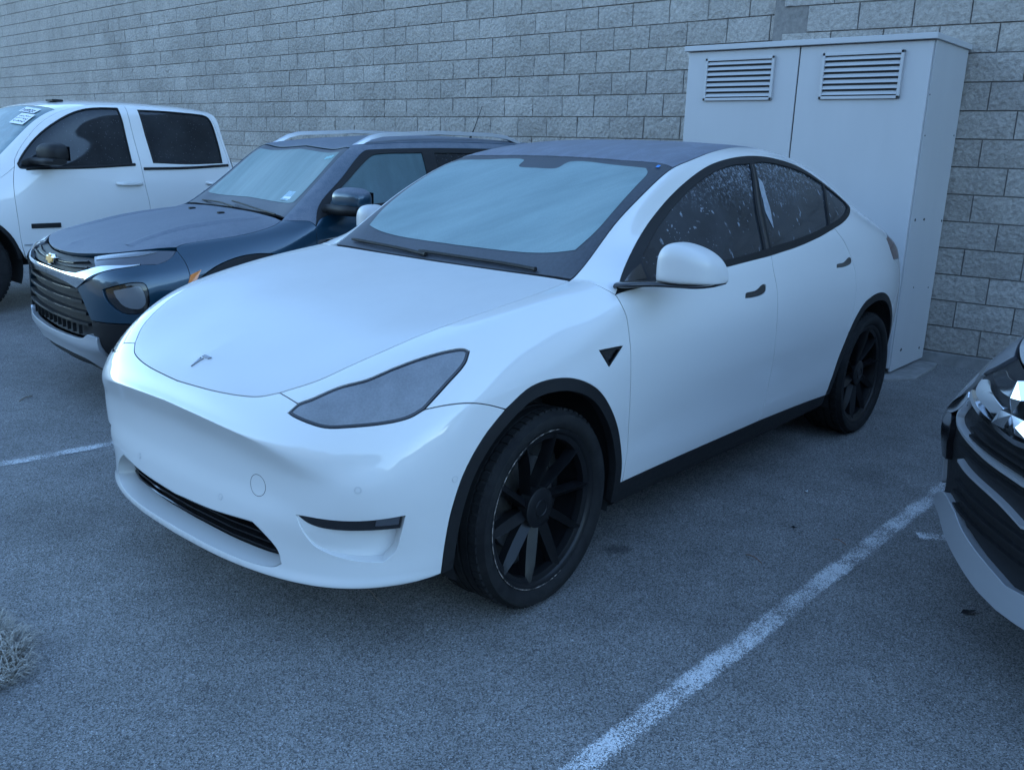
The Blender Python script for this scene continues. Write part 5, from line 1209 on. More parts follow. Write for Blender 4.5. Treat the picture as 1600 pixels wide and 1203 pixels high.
    for s, hw in (('.835,0,.862 .825,.25,.862 .775,.46,.872', .006), ('.846,0,.838 .838,.25,.836 .792,.50,.843', .006)):
        ribbon(sk, s, hw, -.022, -.006, 'grille_bar', M['black_plastic'], g)
    for s in ('.842,.10,.85 .834,.20,.85 .815,.33,.853',):
        for sd in (1, -1):
            q = T(s); X = sk.P(q) + sk.Nn(q) * -.003; b = MB(); b.tube([(x[0], x[1] * sd, x[2]) for x in X], .0014, 6); b.build('grille_trim', M['dark_chrome'], g)
    hl = chain(T('.745,.460,.899 .655,.605,.922 .525,.717,.941 .405,.785,.952'), T('.405,.785,.952 .455,.812,.913 .525,.812,.882'), T('.525,.812,.882 .672,.725,.866 .775,.575,.852'), T('.775,.575,.852 .745,.460,.899'))
    for mir in (False, 'only'):
        o = sk.panel('headlight', hl, M['lamp_smoke'], car, gap=.003, off=-.006, mirror=mir)
        bar = chain(T('.735,.50,.897 .655,.615,.914 .535,.722,.931 .50,.745,.930'), T('.50,.745,.930 .60,.712,.908 .70,.62,.890 .750,.530,.878'), T('.750,.530,.878 .735,.50,.897'))
        sk.panel('lamp_strip', bar, M['lamp_clear'], o, gap=0, flange=.004, off=-.002, mirror=mir)
    ch = chain(mid(T('.855,0,.803 .850,.27,.803 .838,.44,.811'), 'f'), T('.838,.44,.811 .800,.53,.832 .765,.60,.850 .672,.728,.864 .60,.775,.872'), T('.60,.775,.872 .660,.748,.855 .775,.635,.822 .826,.53,.770 .846,.440,.728'), T('.846,.440,.728 .859,.258,.750 .862,0,.756'), mf(.756, .803))
    sk.panel('chrome_bar', ch, M['chrome'], car, mirror='join', gap=.001, off=lambda ab, X: .004 + .014 * np.clip(1 - np.abs(X[:, 2] - .79) / .05, 0, 1), flange=.03)
    lg = chain(mid(T('.862,0,.750 .858,.26,.745 .846,.44,.724'), 'f'), T('.846,.44,.724 .836,.495,.681 .815,.585,.566 .809,.588,.482'), T('.809,.588,.482 .840,.45,.458 .862,.28,.448 .867,0,.440'), mf(.440, .750, 12))
    lgp = sk.panel('lower_grille', lg, M['black_plastic'], car, mirror='join', off=-.030, flange=0, gap=-.006)
    for z, y1, hw in ((.705, .455, .011), (.645, .495, .011), (.585, .535, .011), (.525, .55, .009)):
        ribbon(sk, f'.865,0,{z} .860,.26,{z + .004} {.848 - (y1 - .45) * .3},{y1},{z + .012}', hw, -.030, .001, 'grille_bar', M['black_plastic'], lgp)
        for sd in (1, -1):
            q = T(f'.864,.06,{z + .006} .862,.20,{z + .008} .852,.36,{z + .014}'); X = sk.P(q) + sk.Nn(q) * .0015; b = MB(); b.tube([(x[0], x[1] * sd, x[2]) for x in X], .002, 6); b.build('grille_trim', M['dark_chrome'], lgp)
    for k in range(-5, 6):
        y = k * .085
        if abs(y) < .47:
            p = lift(sk, (.86, abs(y), .52), -.012); b = MB(); b.box((p.x, y, .49), (.02, .005, .05)); b.build('grille_rib', M['black_plastic'], lgp, smooth=False)
    # cheek of the bumper with the projector lamp
    fog = chain(T('.770,.682,.746 .712,.754,.773 .640,.812,.790 .615,.832,.785 .603,.842,.761 .602,.850,.673 .626,.832,.632 .700,.775,.625 .748,.722,.669 .766,.695,.712 .770,.682,.746'))
    cheek = chain(T('.846,.440,.728 .826,.53,.770 .775,.635,.822 .660,.748,.855 .60,.775,.872'), T('.60,.775,.872 .525,.812,.882 .455,.812,.913 .405,.785,.952'), T('.405,.785,.952 .385,.850,.88 .380,.892,.80 .385,.897,.745'), T('.385,.897,.745 .43,.89,.68 .465,.885,.62 .485,.875,.575'), T('.485,.875,.575 .62,.825,.572 .770,.685,.568 .815,.585,.566'), T('.815,.585,.566 .836,.495,.681 .846,.44,.724'))
    both('front_bumper', cheek, BL_, holes=[fog], flange=.03)
    clad = chain(T('.815,.585,.562 .770,.685,.564 .62,.825,.568 .485,.875,.571'), T('.485,.875,.571 .50,.86,.43 .485,.83,.35 .465,.775,.28'), T('.465,.775,.28 .59,.69,.27 .70,.585,.255'), T('.70,.585,.255 .745,.61,.32 .775,.63,.40 .80,.63,.475'), T('.80,.63,.475 .809,.592,.482 .815,.585,.562'))
    both('bumper_cladding', clad, M['black_plastic'])
    for mir in (False, 'only'):
        f = sk.panel('fog_lamp', fog, M['gloss_black'], car, gap=.002, off=-.012, mirror=mir, flange=.02)
        le = chain(T('.735,.735,.742 .675,.795,.763 .635,.822,.768 .622,.836,.74 .620,.842,.68 .645,.825,.652 .70,.785,.662 .725,.755,.70 .735,.735,.742'))
        sk.panel('lens', le, M['lamp_clear'], f, gap=0, flange=.006, off=-.006, mirror=mir)
    sp = chain(mid(T('.867,0,.433 .862,.287,.440 .838,.482,.452 .826,.545,.480 .800,.625,.477'), 'f'), T('.800,.625,.477 .772,.622,.40 .742,.605,.321 .695,.575,.258'), T('.695,.575,.258 .735,.50,.248 .765,.476,.274 .812,.430,.317 .846,.263,.336 .852,0,.337'), mf(.337, .433))
    sk.panel('skid_plate', sp, M['silver'], car, mirror='join', gap=0, off=lambda ab, X: .012 + .012 * np.clip(1 - np.abs(X[:, 2] - .41) / .05, 0, 1), flange=.03)
    li = chain(mid(T('.852,0,.337 .846,.263,.336 .812,.430,.317 .765,.476,.274 .735,.50,.248'), 'f'), T('.735,.50,.248 .755,.42,.245 .79,.24,.237 .80,0,.235'), mf(.235, .337))
    lo = sk.panel('lower_intake', li, M['black_plastic'], car, mirror='join', gap=-.004, off=-.02, flange=0)
    ribbon(sk, '.835,0,.295 .825,.24,.295 .79,.43,.29', .008, -.02, .0, 'intake_bar', M['black_plastic'], lo)
    # badge: gold cross with a dark rim
    p = lift(sk, (.85, 0, .846), .002); tilt = Matrix.Rotation(R(-10), 3, 'Y')
    def bow(k, d0, d1, name, mat, par):
        out = [(-.078, -.017), (-.070, .017), (-.026, .017), (-.022, .033), (.030, .033), (.026, .017), (.078, .017), (.070, -.017), (.026, -.017), (.022, -.033), (-.030, -.033), (-.026, -.017)]
        m = MB(); n = len(out); V = [Vector((d, y * k, z * k)) for d in (d0, d1) for y, z in out]; V = [tilt @ v + p for v in V]
        m.add(V, [tuple(range(n - 1, -1, -1)), tuple(range(n, 2 * n))] + [(i, (i + 1) % n, n + (i + 1) % n, n + i) for i in range(n)]); return m.build(name, mat, par, smooth=False, bevel=.002)
    bd = bow(1.0, -.02, .008, 'badge', M['chrome'], car); bow(.84, .006, .012, 'badge_face', M['gold'], bd)
    # wings, doors, body side
    AR = lambda a0, a1, n=14: arc(-.02, .37, .555, a0, a1, n); RR_ = lambda a0, a1, n=14: arc(-2.64, .37, .545, a0, a1, n)
    seam = T('-.263,.748,1.092 -.33,.80,1.095 -.40,.845,1.09 -.425,.87,1.06')
    dfc = T('-.425,.87,1.06 -.418,.892,.983 -.42,.90,.90 -.44,.905,.75 -.47,.902,.60')
    au = T(AR(24.5, 137)[::-1], 2); au2 = T([(-.47, .902, .60)] + [AR(24.5, 155)[-1]], 2)
    wing = chain(hs, seam, T('-.425,.87,1.06 -.418,.892,.983 -.42,.90,.90 -.428,.905,.80 -.432,.905,.745'), T(AR(43, 137)[::-1], 2), T('.385,.897,.745 .380,.892,.80 .385,.850,.88 .405,.785,.952'), T('.405,.785,.952 .40,.768,.962'))
    both('front_wing', wing, BL_)
    belt1 = T('-.425,.87,1.06 -.47,.852,1.105 -.60,.845,1.135 -.95,.845,1.165 -1.40,.843,1.18'); belt2 = T('-1.40,.843,1.18 -2.0,.84,1.20 -2.45,.835,1.215'); belt3 = T('-2.45,.835,1.215 -2.75,.825,1.228 -3.0,.805,1.25')
    bc = T('-1.40,.843,1.18 -1.41,.888,1.03 -1.42,.90,.80 -1.42,.895,.58 -1.40,.885,.43'); low1 = T('-.62,.888,.43 -1.0,.885,.43 -1.40,.885,.43'); dl = T('-.425,.87,1.06 -.418,.892,.983 -.42,.90,.90 -.44,.905,.75 -.50,.902,.60 -.58,.89,.48 -.62,.888,.43')
    fdoor = both('front_door', chain(belt1, bc, low1[::-1], dl[::-1]), BL_)
    rcut = T('-2.45,.835,1.215 -2.46,.885,1.05 -2.40,.895,.92'); rar = T(RR_(64, 164), 2); rdr = T(RR_(64, 173)[0:], 2)
    rdoor = both('rear_door', chain(belt2, rcut, T([(-2.40, .895, .90), (-2.30, .895, .80), (-2.18, .895, .66), (-2.11, .89, .52), (-2.09, .885, .43)]), T('-2.09,.885,.43 -1.7,.885,.43 -1.40,.885,.43'), bc[::-1]), BL_)
    for k, mir in ((0, 1), (1, -1)):
        for d, xx, zz in ((fdoor, -1.22, 1.045), (rdoor, -2.28, 1.065)):
            p = lift(sk, (xx, .89, zz), .028); b = MB(); b.tube([(p.x + .10, (p.y - .022) * mir, p.z), (p.x + .075, p.y * mir, p.z), (p.x - .075, p.y * mir, p.z), (p.x - .10, (p.y - .022) * mir, p.z)], .012, 8); b.build('handle', BL_, d[k])
    dt = T('-.425,.87,1.06 -.50,.79,1.18 -.70,.735,1.345 -.917,.666,1.513 -1.0,.662,1.525 -1.36,.657,1.538 -2.0,.65,1.546 -2.6,.645,1.528 -2.95,.635,1.495 -3.05,.65,1.44 -3.04,.73,1.33 -3.0,.805,1.25')
    fg = chain(T('-.57,.835,1.155 -.95,.83,1.19 -1.35,.828,1.203'), T('-1.35,.828,1.203 -1.36,.75,1.37 -1.365,.675,1.508'), T('-1.365,.675,1.508 -1.0,.683,1.493 -.945,.692,1.478 -.76,.738,1.345 -.57,.80,1.19 -.57,.835,1.155'))
    rg = chain(T('-1.46,.826,1.205 -2.0,.822,1.222 -2.38,.818,1.235'), T('-2.38,.818,1.235 -2.40,.74,1.37 -2.41,.672,1.502'), T('-2.41,.672,1.502 -2.0,.670,1.512 -1.47,.674,1.508'), T('-1.47,.674,1.508 -1.46,.75,1.37 -1.46,.826,1.205'))
    qg = chain(T('-2.52,.812,1.24 -2.75,.805,1.25 -2.93,.79,1.275'), T('-2.93,.79,1.275 -2.97,.70,1.42 -2.93,.665,1.468'), T('-2.93,.665,1.468 -2.7,.668,1.485 -2.53,.672,1.495'), T('-2.53,.672,1.495 -2.52,.74,1.37 -2.52,.812,1.24'))
    for mir in (False, 'only'):
        sk.panel('window_surround', chain(belt1, belt2, belt3, dt[::-1]), M['black_plastic'], car, holes=[fg, rg, qg], gap=.001, off=.001, mirror=mir)
        for gl, mt in ((fg, M['ice_side']), (rg, M['truck_glass']), (qg, M['truck_glass'])):
            sk.panel('window', gl, mt, car, gap=-.004, flange=0, off=-.006, mirror=mir)
    body = chain(T('-.263,.748,1.092 -.302,.718,1.108 -.495,.66,1.256 -.81,.606,1.508 -.852,.592,1.533 -.97,.596,1.552 -1.45,.602,1.580 -2.0,.599,1.588 -2.6,.589,1.572 -3.05,.564,1.535 -3.30,.485,1.515'), T('-3.30,.485,1.515 -3.40,.56,1.35 -3.46,.62,1.15 -3.49,.64,.95 -3.50,.65,.80'), T('-3.50,.65,.80 -3.42,.745,.70 -3.30,.82,.62 -3.16,.865,.55'), T(RR_(19, 74), 2), T([(-2.40, .895, .905)] + [(-2.46, .885, 1.05), (-2.45, .835, 1.215)]), belt3, dt[::-1], seam[::-1])
    both('body_side', body, FR)
    tail = chain(mid(T('-3.375,0,1.52 -3.36,.25,1.515 -3.30,.48,1.515'), 'top'), T('-3.30,.485,1.515 -3.40,.56,1.35 -3.46,.62,1.15 -3.49,.64,.95 -3.50,.65,.80'), T('-3.50,.65,.80 -3.55,.42,.78 -3.58,0,.77'), seg_mid_front(sk, .77, 1.50, 10, end=-1))
    i = int(np.argmin(np.abs(sk.P(tail)[:, 1]) + 10 * (sk.P(tail)[:, 2] > .85)))
    tail[i, 0] = sk.ua[-1]
    sk.panel('tailgate', tail, BL_, car, mirror='join')
    rbm = chain(T('-3.50,.65,.80 -3.42,.745,.70 -3.30,.82,.62 -3.16,.865,.55'), T('-3.16,.865,.55 -3.17,.85,.42 -3.12,.82,.32'), T('-3.12,.82,.32 -3.36,.68,.32 -3.46,.40,.32 -3.48,0,.32'), seg_mid_front(sk, .32, .77, 8, end=-1), T('-3.58,0,.77 -3.55,.42,.78 -3.50,.65,.80'))
    sk.panel('rear_bumper', rbm, M['black_plastic'], car, mirror='join')
    # black arches and sills
    def ring(cx, cz, r0, r1, a0, a1): return chain(T(arc(cx, cz, r1, a0, a1, 16), 2), T(arc(cx, cz, r0, a1, a0, 16), 2))
    both('arch_trim', ring(-.02, .37, .44, .552, 8, 172), M['black_plastic'], off=.004, flange=.03)
    both('arch_trim', ring(-2.64, .37, .44, .542, 8, 172), M['black_plastic'], off=.004, flange=.03)
    sill = chain(T('-.56,.889,.426 -1.3,.885,.426 -2.10,.885,.426'), T('-2.10,.885,.426 -2.12,.86,.30 -2.12,.84,.245'), T('-2.12,.84,.245 -1.3,.84,.245 -.50,.84,.245'), T('-.50,.84,.245 -.50,.87,.34 -.56,.889,.426'))
    both('sill_trim', sill, M['black_plastic'])
    for sd in (1, -1):
        b = MB(); p0 = [lift(sk, q, .012) for q in ((.402, .893, .765), (.380, .892, .825), (.318, .896, .850), (.350, .90, .795))]; p1 = [lift(sk, q, .0) for q in ((.402, .893, .765), (.380, .892, .825), (.318, .896, .850), (.350, .90, .795))]
        b.add([(v.x, v.y * sd, v.z) for v in p0 + p1], [(0, 1, 2, 3)] + [(i, (i + 1) % 4, 4 + (i + 1) % 4, 4 + i) for i in range(4)]); b.build('side_marker', M['amber'], car, smooth=False)
        # roof rail: raised bar with swept feet
        b = MB(); rings = []
        for x, y, h, w in ((-.90, .545, .0, .014), (-.955, .548, .018, .02), (-1.03, .55, .045, .022), (-1.12, .551, .058, .022), (-1.6, .552, .060, .02), (-2.1, .548, .056, .02), (-2.24, .545, .046, .02), (-2.36, .542, .016, .018), (-2.40, .54, .0, .012)):
            q = sk.from_view([(x, y)], 'top'); z = sk.P(q)[0][2]; lo_ = max(h - .026, -.01)
            rings.append([(x, (y + a * w) * sd, z + c) for a, c in ((1, lo_), (.8, h - .004), (.4, h), (-.4, h), (-.8, h - .004), (-1, lo_))])
        b.loft(rings, closed=True, cap=True); b.build('roof_rail', M['silver'], car, angle=40)
        side_mirror(car, (-.585 - (.13 if sd < 0 else 0), 1.0 - (.04 if sd < 0 else 0), 1.225 - (.05 if sd < 0 else 0)), (.15, .23, .145), sd, FR, M['black_plastic'], (-.53, .855, 1.165))
    b = MB(); b.tube([(-2.35, 0, 1.625), (-2.36, 0, 1.65), (-2.39, 0, 1.70), (-2.47, 0, 1.88)], [.012, .008, .004, .0025], 6); b.build('antenna', M['black_plastic'], car)
    u = MB(); u.box((-1.3, 0, .27), (4.1, 1.3, .06)); u.box((-1.3, 0, .36), (1.5, 1.6, .16)); u.build('underbody', M['liner'], car, smooth=False)
    for x in (-.02, -2.64):
        for sd in (1, -1):
            well(car, x, .37, .47, .55, .88, sd); make_wheel(car, (x, .775 * sd, .348), .348, .225, .235, 'plain', sd, 0, .3 * x)
build_suv()
# ---------------------------------------------------------------- white crew-cab pickup beyond the SUV
def build_truck():
    sk = Skin(truck_net(), nu=6, nv=6, smooth_u=3); W = M['truck_white']
    car = thing('pickup_truck', 'white crew-cab pickup truck with dark tinted side windows and black mirrors', 'truck', (-.33, -6.75, 0))
    T = lambda s, n=5: trace3(sk, s, n)
    def both(name, poly, mat, parent=car, **kw): return sk.panel(name, poly, mat, parent, **kw), sk.panel(name, poly, mat, parent, mirror='only', **kw)
    def mid(q, end, a): q[end, a] = 0; return q
    hs = T('.86,.0,1.062 .845,.32,1.064 .76,.60,1.075 .60,.735,1.092 .36,.775,1.115 .08,.786,1.14 -.18,.786,1.163'); hs[0, 0] = 0
    hr = mid(T('-.18,.786,1.163 -.20,.5,1.195 -.21,0,1.205'), -1, 1)
    sk.panel('bonnet', chain(hs, hr, seg_mid_top(sk, -.21, .78, 20), seg_mid_front(sk, 1.10, 1.062, 3)), W, car, mirror='join')
    wl = T('-.27,.770,1.20 -.55,.732,1.45 -.82,.700,1.688 -.985,.690,1.77'); wb = mid(T('-.26,0,1.217 -.27,.45,1.212 -.27,.770,1.20'), 0, 1); wt = mid(T('-.985,.690,1.77 -.97,.4,1.80 -.965,0,1.815'), -1, 1)
    ws = sk.panel('windscreen', chain(wb, wl, wt, seg_mid_top(sk, -.965, -.26, 16)), M['ice_truck'], car, mirror='join', off=-.005)
    def paper(c, w, h, tilt, name, mat, o, par):
        q = sk.near([c]); p, n = Vector(sk.P(q)[0]), Vector(sk.Nn(q)[0]); s = Vector((0, 1, 0)); s = (s - n * s.dot(n)).normalized(); t = s.cross(n); s, t = s * math.cos(tilt) + t * math.sin(tilt), t * math.cos(tilt) - s * math.sin(tilt)
        b = MB(); b.add([p + n * o + s * w / 2 * a + t * h / 2 * c_ for a, c_ in ((-1, -1), (1, -1), (1, 1), (-1, 1))], [(0, 1, 2, 3)]); o_ = b.build(name, mat, par, smooth=False); return p, n, s, t
    for k, (c, w, h) in enumerate((((-.885, .40, 1.765), .34, .085), ((-.775, .50, 1.68), .30, .15))):
        p, n, s, t = paper(c, w, h, .03, 'paper_notice', M['paper'], .002 + .001 * k, ws); par = ws.children[-1] if False else ws
        b = MB(); rg = random.Random(k)
        for r in range(3 if k else 2):                        # illegible hand-written lines
            yy = h * (.25 - .25 * r); x = -w * .42
            pts = []
            while x < w * .42:
                pts.append(p + n * .004 + s * x + t * (yy + rg.uniform(-.012, .012))); x += .012
            b.tube(pts, .0018, 4)
        b.build('handwriting', M['ink'], ws)
    rl = T('-.99,.690,1.775 -1.15,.725,1.815 -1.6,.735,1.842 -2.1,.735,1.84 -2.4,.73,1.822 -2.53,.725,1.808'); rf = mid(T('-.972,0,1.818 -.977,.4,1.802 -.99,.690,1.775'), 0, 1); rb = mid(T('-2.53,.725,1.808 -2.52,.4,1.85 -2.515,0,1.86'), -1, 1)
    sk.panel('roof', chain(rf, rl, rb, seg_mid_top(sk, -2.515, -.972, 30)), W, car, mirror='join')
    b = MB(); b.box((-1.15, .30, 1.868), (.10, .16, .02)); b.build('roof_marker', M['black_plastic'], car, smooth=False, bevel=.005)
    # doors with their window frames
    fw = chain(T('-.545,.89,1.30 -.60,.855,1.365 -.774,.822,1.554 -1.019,.803,1.718 -1.205,.79,1.79 -1.34,.785,1.81 -1.525,.782,1.814'), T('-1.525,.782,1.814 -1.545,.83,1.68 -1.562,.93,1.303'), T('-1.562,.93,1.303 -1.034,.938,1.273 -.62,.935,1.262 -.555,.92,1.268 -.545,.89,1.30'))
    rw = chain(T('-1.715,.79,1.806 -1.735,.845,1.644 -1.772,.928,1.317'), T('-1.772,.928,1.317 -2.16,.93,1.308 -2.52,.925,1.322'), T('-2.52,.925,1.322 -2.515,.86,1.56 -2.46,.795,1.765 -2.40,.788,1.795'), T('-2.40,.788,1.795 -2.0,.788,1.806 -1.715,.79,1.806'))
    up = T('-.515,.905,1.28 -.545,.855,1.345 -.80,.772,1.64 -1.02,.760,1.77 -1.20,.755,1.82 -1.35,.752,1.832 -1.60,.748,1.838'); bc = T('-1.60,.748,1.838 -1.635,.905,1.404 -1.66,.955,1.10 -1.69,.957,.92 -1.70,.95,.70 -1.70,.93,.47')
    fc = T('-.515,.905,1.28 -.49,.935,1.20 -.475,.955,1.06 -.478,.957,.80 -.488,.95,.62 -.52,.93,.47'); lo1 = T('-.52,.93,.47 -1.1,.93,.47 -1.70,.93,.47')
    fd = both('front_door', chain(up, bc, lo1[::-1], fc[::-1]), W, holes=[fw], gap=.003)
    up2 = T('-1.60,.748,1.838 -2.0,.748,1.84 -2.35,.745,1.828 -2.46,.765,1.785 -2.54,.83,1.60 -2.585,.90,1.38 -2.60,.945,1.18 -2.60,.957,1.0'); lo2 = T('-1.70,.93,.47 -2.1,.93,.47 -2.52,.93,.47'); rc = T('-2.60,.957,1.0 -2.59,.957,.80 -2.55,.95,.62 -2.52,.93,.47')
    rd = both('rear_door', chain(up2, rc, lo2[::-1], bc[::-1]), W, holes=[rw], gap=.003)
    for i, mir in ((0, False), (1, 'only')):
        sd = 1 if i == 0 else -1
        for d, g in ((fd, fw), (rd, rw)):
            sk.panel('window', g, M['truck_glass'], d[i], gap=-.003, flange=0, off=-.008, mirror=mir)
            rim = sk.inset(resample(g, .02), .011)
            sk.panel('window_seal', g, M['black_plastic'], d[i], holes=[rim], gap=0, flange=.004, off=.002, mirror=mir)
        for d, x0, x1 in ((fd, -.60, -1.585), (rd, -1.665, -2.575)):
            q = T(f'{x0},.94,1.262 {(x0 + x1) / 2},.938,1.272 {x1},.93,1.30'); X = sk.P(q) + sk.Nn(q) * .006; b = MB(); b.tube([(x[0], x[1] * sd, x[2]) for x in X], .013, 8); b.build('belt_strip', M['black_plastic'], d[i])
        for d, xx in ((fd, -1.505), (rd, -2.43)):
            b = MB(); rings = []
            for t, o_, hh in ((-.135, .004, .012), (-.11, .03, .016), (-.05, .04, .018), (.06, .04, .018), (.115, .03, .016), (.135, .004, .012)):
                p = lift(sk, (xx + t, .957, 1.125), 0); rings.append([(p.x, (p.y + o_ * a) * sd, p.z + hh * c) for a, c in ((1, -.6), (1, .6), (.5, 1), (.1, .8), (.1, -.8), (.5, -1))])
            b.loft(rings, cap=True); b.build('handle', W, d[i], angle=50)
        p0 = lift(sk, (-.71, .957, .763), 0); b = MB(); b.box((p0.x, (p0.y + .004) * sd, p0.z), (.255, .014, .042)); b.build('door_badge', M['black_plastic'], fd[i], smooth=False, bevel=.003)
        p0 = lift(sk, (-.56, .955, .60), 0); b = MB(); b.box((p0.x, (p0.y + .002) * sd, p0.z), (.10, .006, .018)); b.build('letter_badge', M['silver'], fd[i], smooth=False, bevel=.002)
        side_mirror(car, (-.74, 1.11, 1.40), (.17, .27, .17), sd, M['black_plastic'], M['black_plastic'], (-.62, .93, 1.31))
    # pillars and rails between windscreen, roof and doors; cab back
    body = chain(T('-.18,.786,1.163 -.27,.774,1.20 -.55,.736,1.45 -.82,.703,1.688 -.99,.693,1.772 -1.15,.728,1.812 -1.6,.738,1.839 -2.1,.738,1.837 -2.4,.733,1.819 -2.53,.728,1.805'), T('-2.53,.728,1.805 -2.58,.82,1.62 -2.62,.90,1.40 -2.65,.945,1.15 -2.67,.952,.80 -2.68,.925,.47'), T('-2.68,.925,.47 -2.60,.928,.47 -2.52,.93,.47'), rc[::-1], up2[::-1], up[::-1], T('-.515,.905,1.28 -.40,.90,1.19 -.30,.86,1.15 -.18,.786,1.163'))
    both('body_side', body, W)
    A = lambda a0, a1, r=.49: arc(0, .42, r, a0, a1, 16, .95)
    wing = chain(T('.60,.735,1.092 .36,.775,1.115 .08,.786,1.14 -.18,.786,1.163'), T('-.18,.786,1.163 -.30,.86,1.15 -.40,.90,1.19 -.515,.905,1.28'), T('-.515,.905,1.28 -.49,.935,1.20 -.475,.955,1.06 -.478,.957,.80 -.488,.95,.62 -.512,.932,.48'), T([(-.512, .932, .48)] + A(2, 172)[::-1][1:-1] + [(.49, .93, .45)], 2), T('.49,.93,.45 .58,.92,.60 .62,.905,.80'), T('.62,.905,.80 .64,.86,.98 .60,.735,1.092'))
    both('front_wing', wing, W)
    both('arch_trim', chain(T(A(4, 174, .49), 2), T(A(174, 4, .455), 2)), M['black_plastic'], off=.004, flange=.04)
    gr = chain(T('.88,0,1.03 .86,.36,1.035 .79,.55,1.04'), T('.79,.55,1.04 .84,.56,.80 .845,.56,.68'), T('.845,.56,.68 .935,.38,.66 .955,0,.66'), seg_mid_front(sk, .66, 1.03, 8)); gr[0, 0] = 0
    g = sk.panel('grille', gr, M['black_plastic'], car, mirror='join', off=-.02)
    for z in (.75, .84, .93): ribbon(sk, f'.95,0,{z} .93,.36,{z} .85,.55,{z}', .016, -.02, .012, 'grille_bar', M['dark_chrome'], g)
    hl = chain(T('.79,.56,1.04 .70,.70,1.06 .62,.80,1.03'), T('.62,.80,1.03 .66,.86,.92 .70,.87,.82'), T('.70,.87,.82 .78,.78,.80 .845,.62,.80'), T('.845,.62,.80 .79,.56,1.04'))
    both('headlight', hl, M['lamp_clear'], gap=.004)
    bp = chain(T('.955,0,.655 .935,.38,.655 .845,.60,.67 .845,.62,.80'), T('.845,.62,.80 .78,.78,.80 .70,.87,.82'), T('.70,.87,.82 .62,.905,.80 .58,.92,.60 .50,.93,.45 .49,.90,.38'), T('.49,.90,.38 .69,.84,.38 .83,.69,.38 .91,.37,.38 .93,0,.38'), seg_mid_front(sk, .38, .655, 6)); bp[0, 0] = 0
    sk.panel('front_bumper', bp, W, car, mirror='join')
    b = MB(); b.loft([[(-2.53, -.72, 1.80), (-2.53, .72, 1.80)], [(-2.64, -.92, 1.30), (-2.64, .92, 1.30)], [(-2.68, -.92, .45), (-2.68, .92, .45)]], closed=False); b.build('cab_back', W, car)
    # cargo bed
    bed = thing_part('cargo_bed', car)
    for sd in (1, -1):
        m = MB(); pr = [(-2.72, .45), (-2.72, 1.28), (-4.30, 1.28), (-4.30, .50), (-3.85, .50)] + [(-3.38 + .47 * math.cos(R(a)), .42 + .47 * math.sin(R(a))) for a in range(170, 5, -15)][::-1][::-1] + [(-2.90, .45)]
        m.prism(pr, 'y', .90 * sd, .955 * sd); m.build('bed_side', W, bed, angle=30, bevel=.01)
    m = MB(); m.box((-3.5, 0, .80), (1.55, 1.80, .05)); m.build('bed_floor', M['liner'], bed, smooth=False)
    m = MB(); m.box((-4.28, 0, .90), (.05, 1.78, .74)); m.build('tailgate', W, bed, smooth=False, bevel=.01)
    u = MB(); u.box((-1.6, 0, .45), (4.6, 1.2, .14)); u.box((-1.6, 0, .50), (1.9, 1.7, .1)); u.build('underbody', M['liner'], car, smooth=False)
    for x in (0, -3.38):
        for sd in (1, -1):
            well(car, x, .42, .50, .50, .90, sd); make_wheel(car, (x, .80 * sd, .40), .40, .265, .245, 'plain', sd, 0, .4)
build_truck()
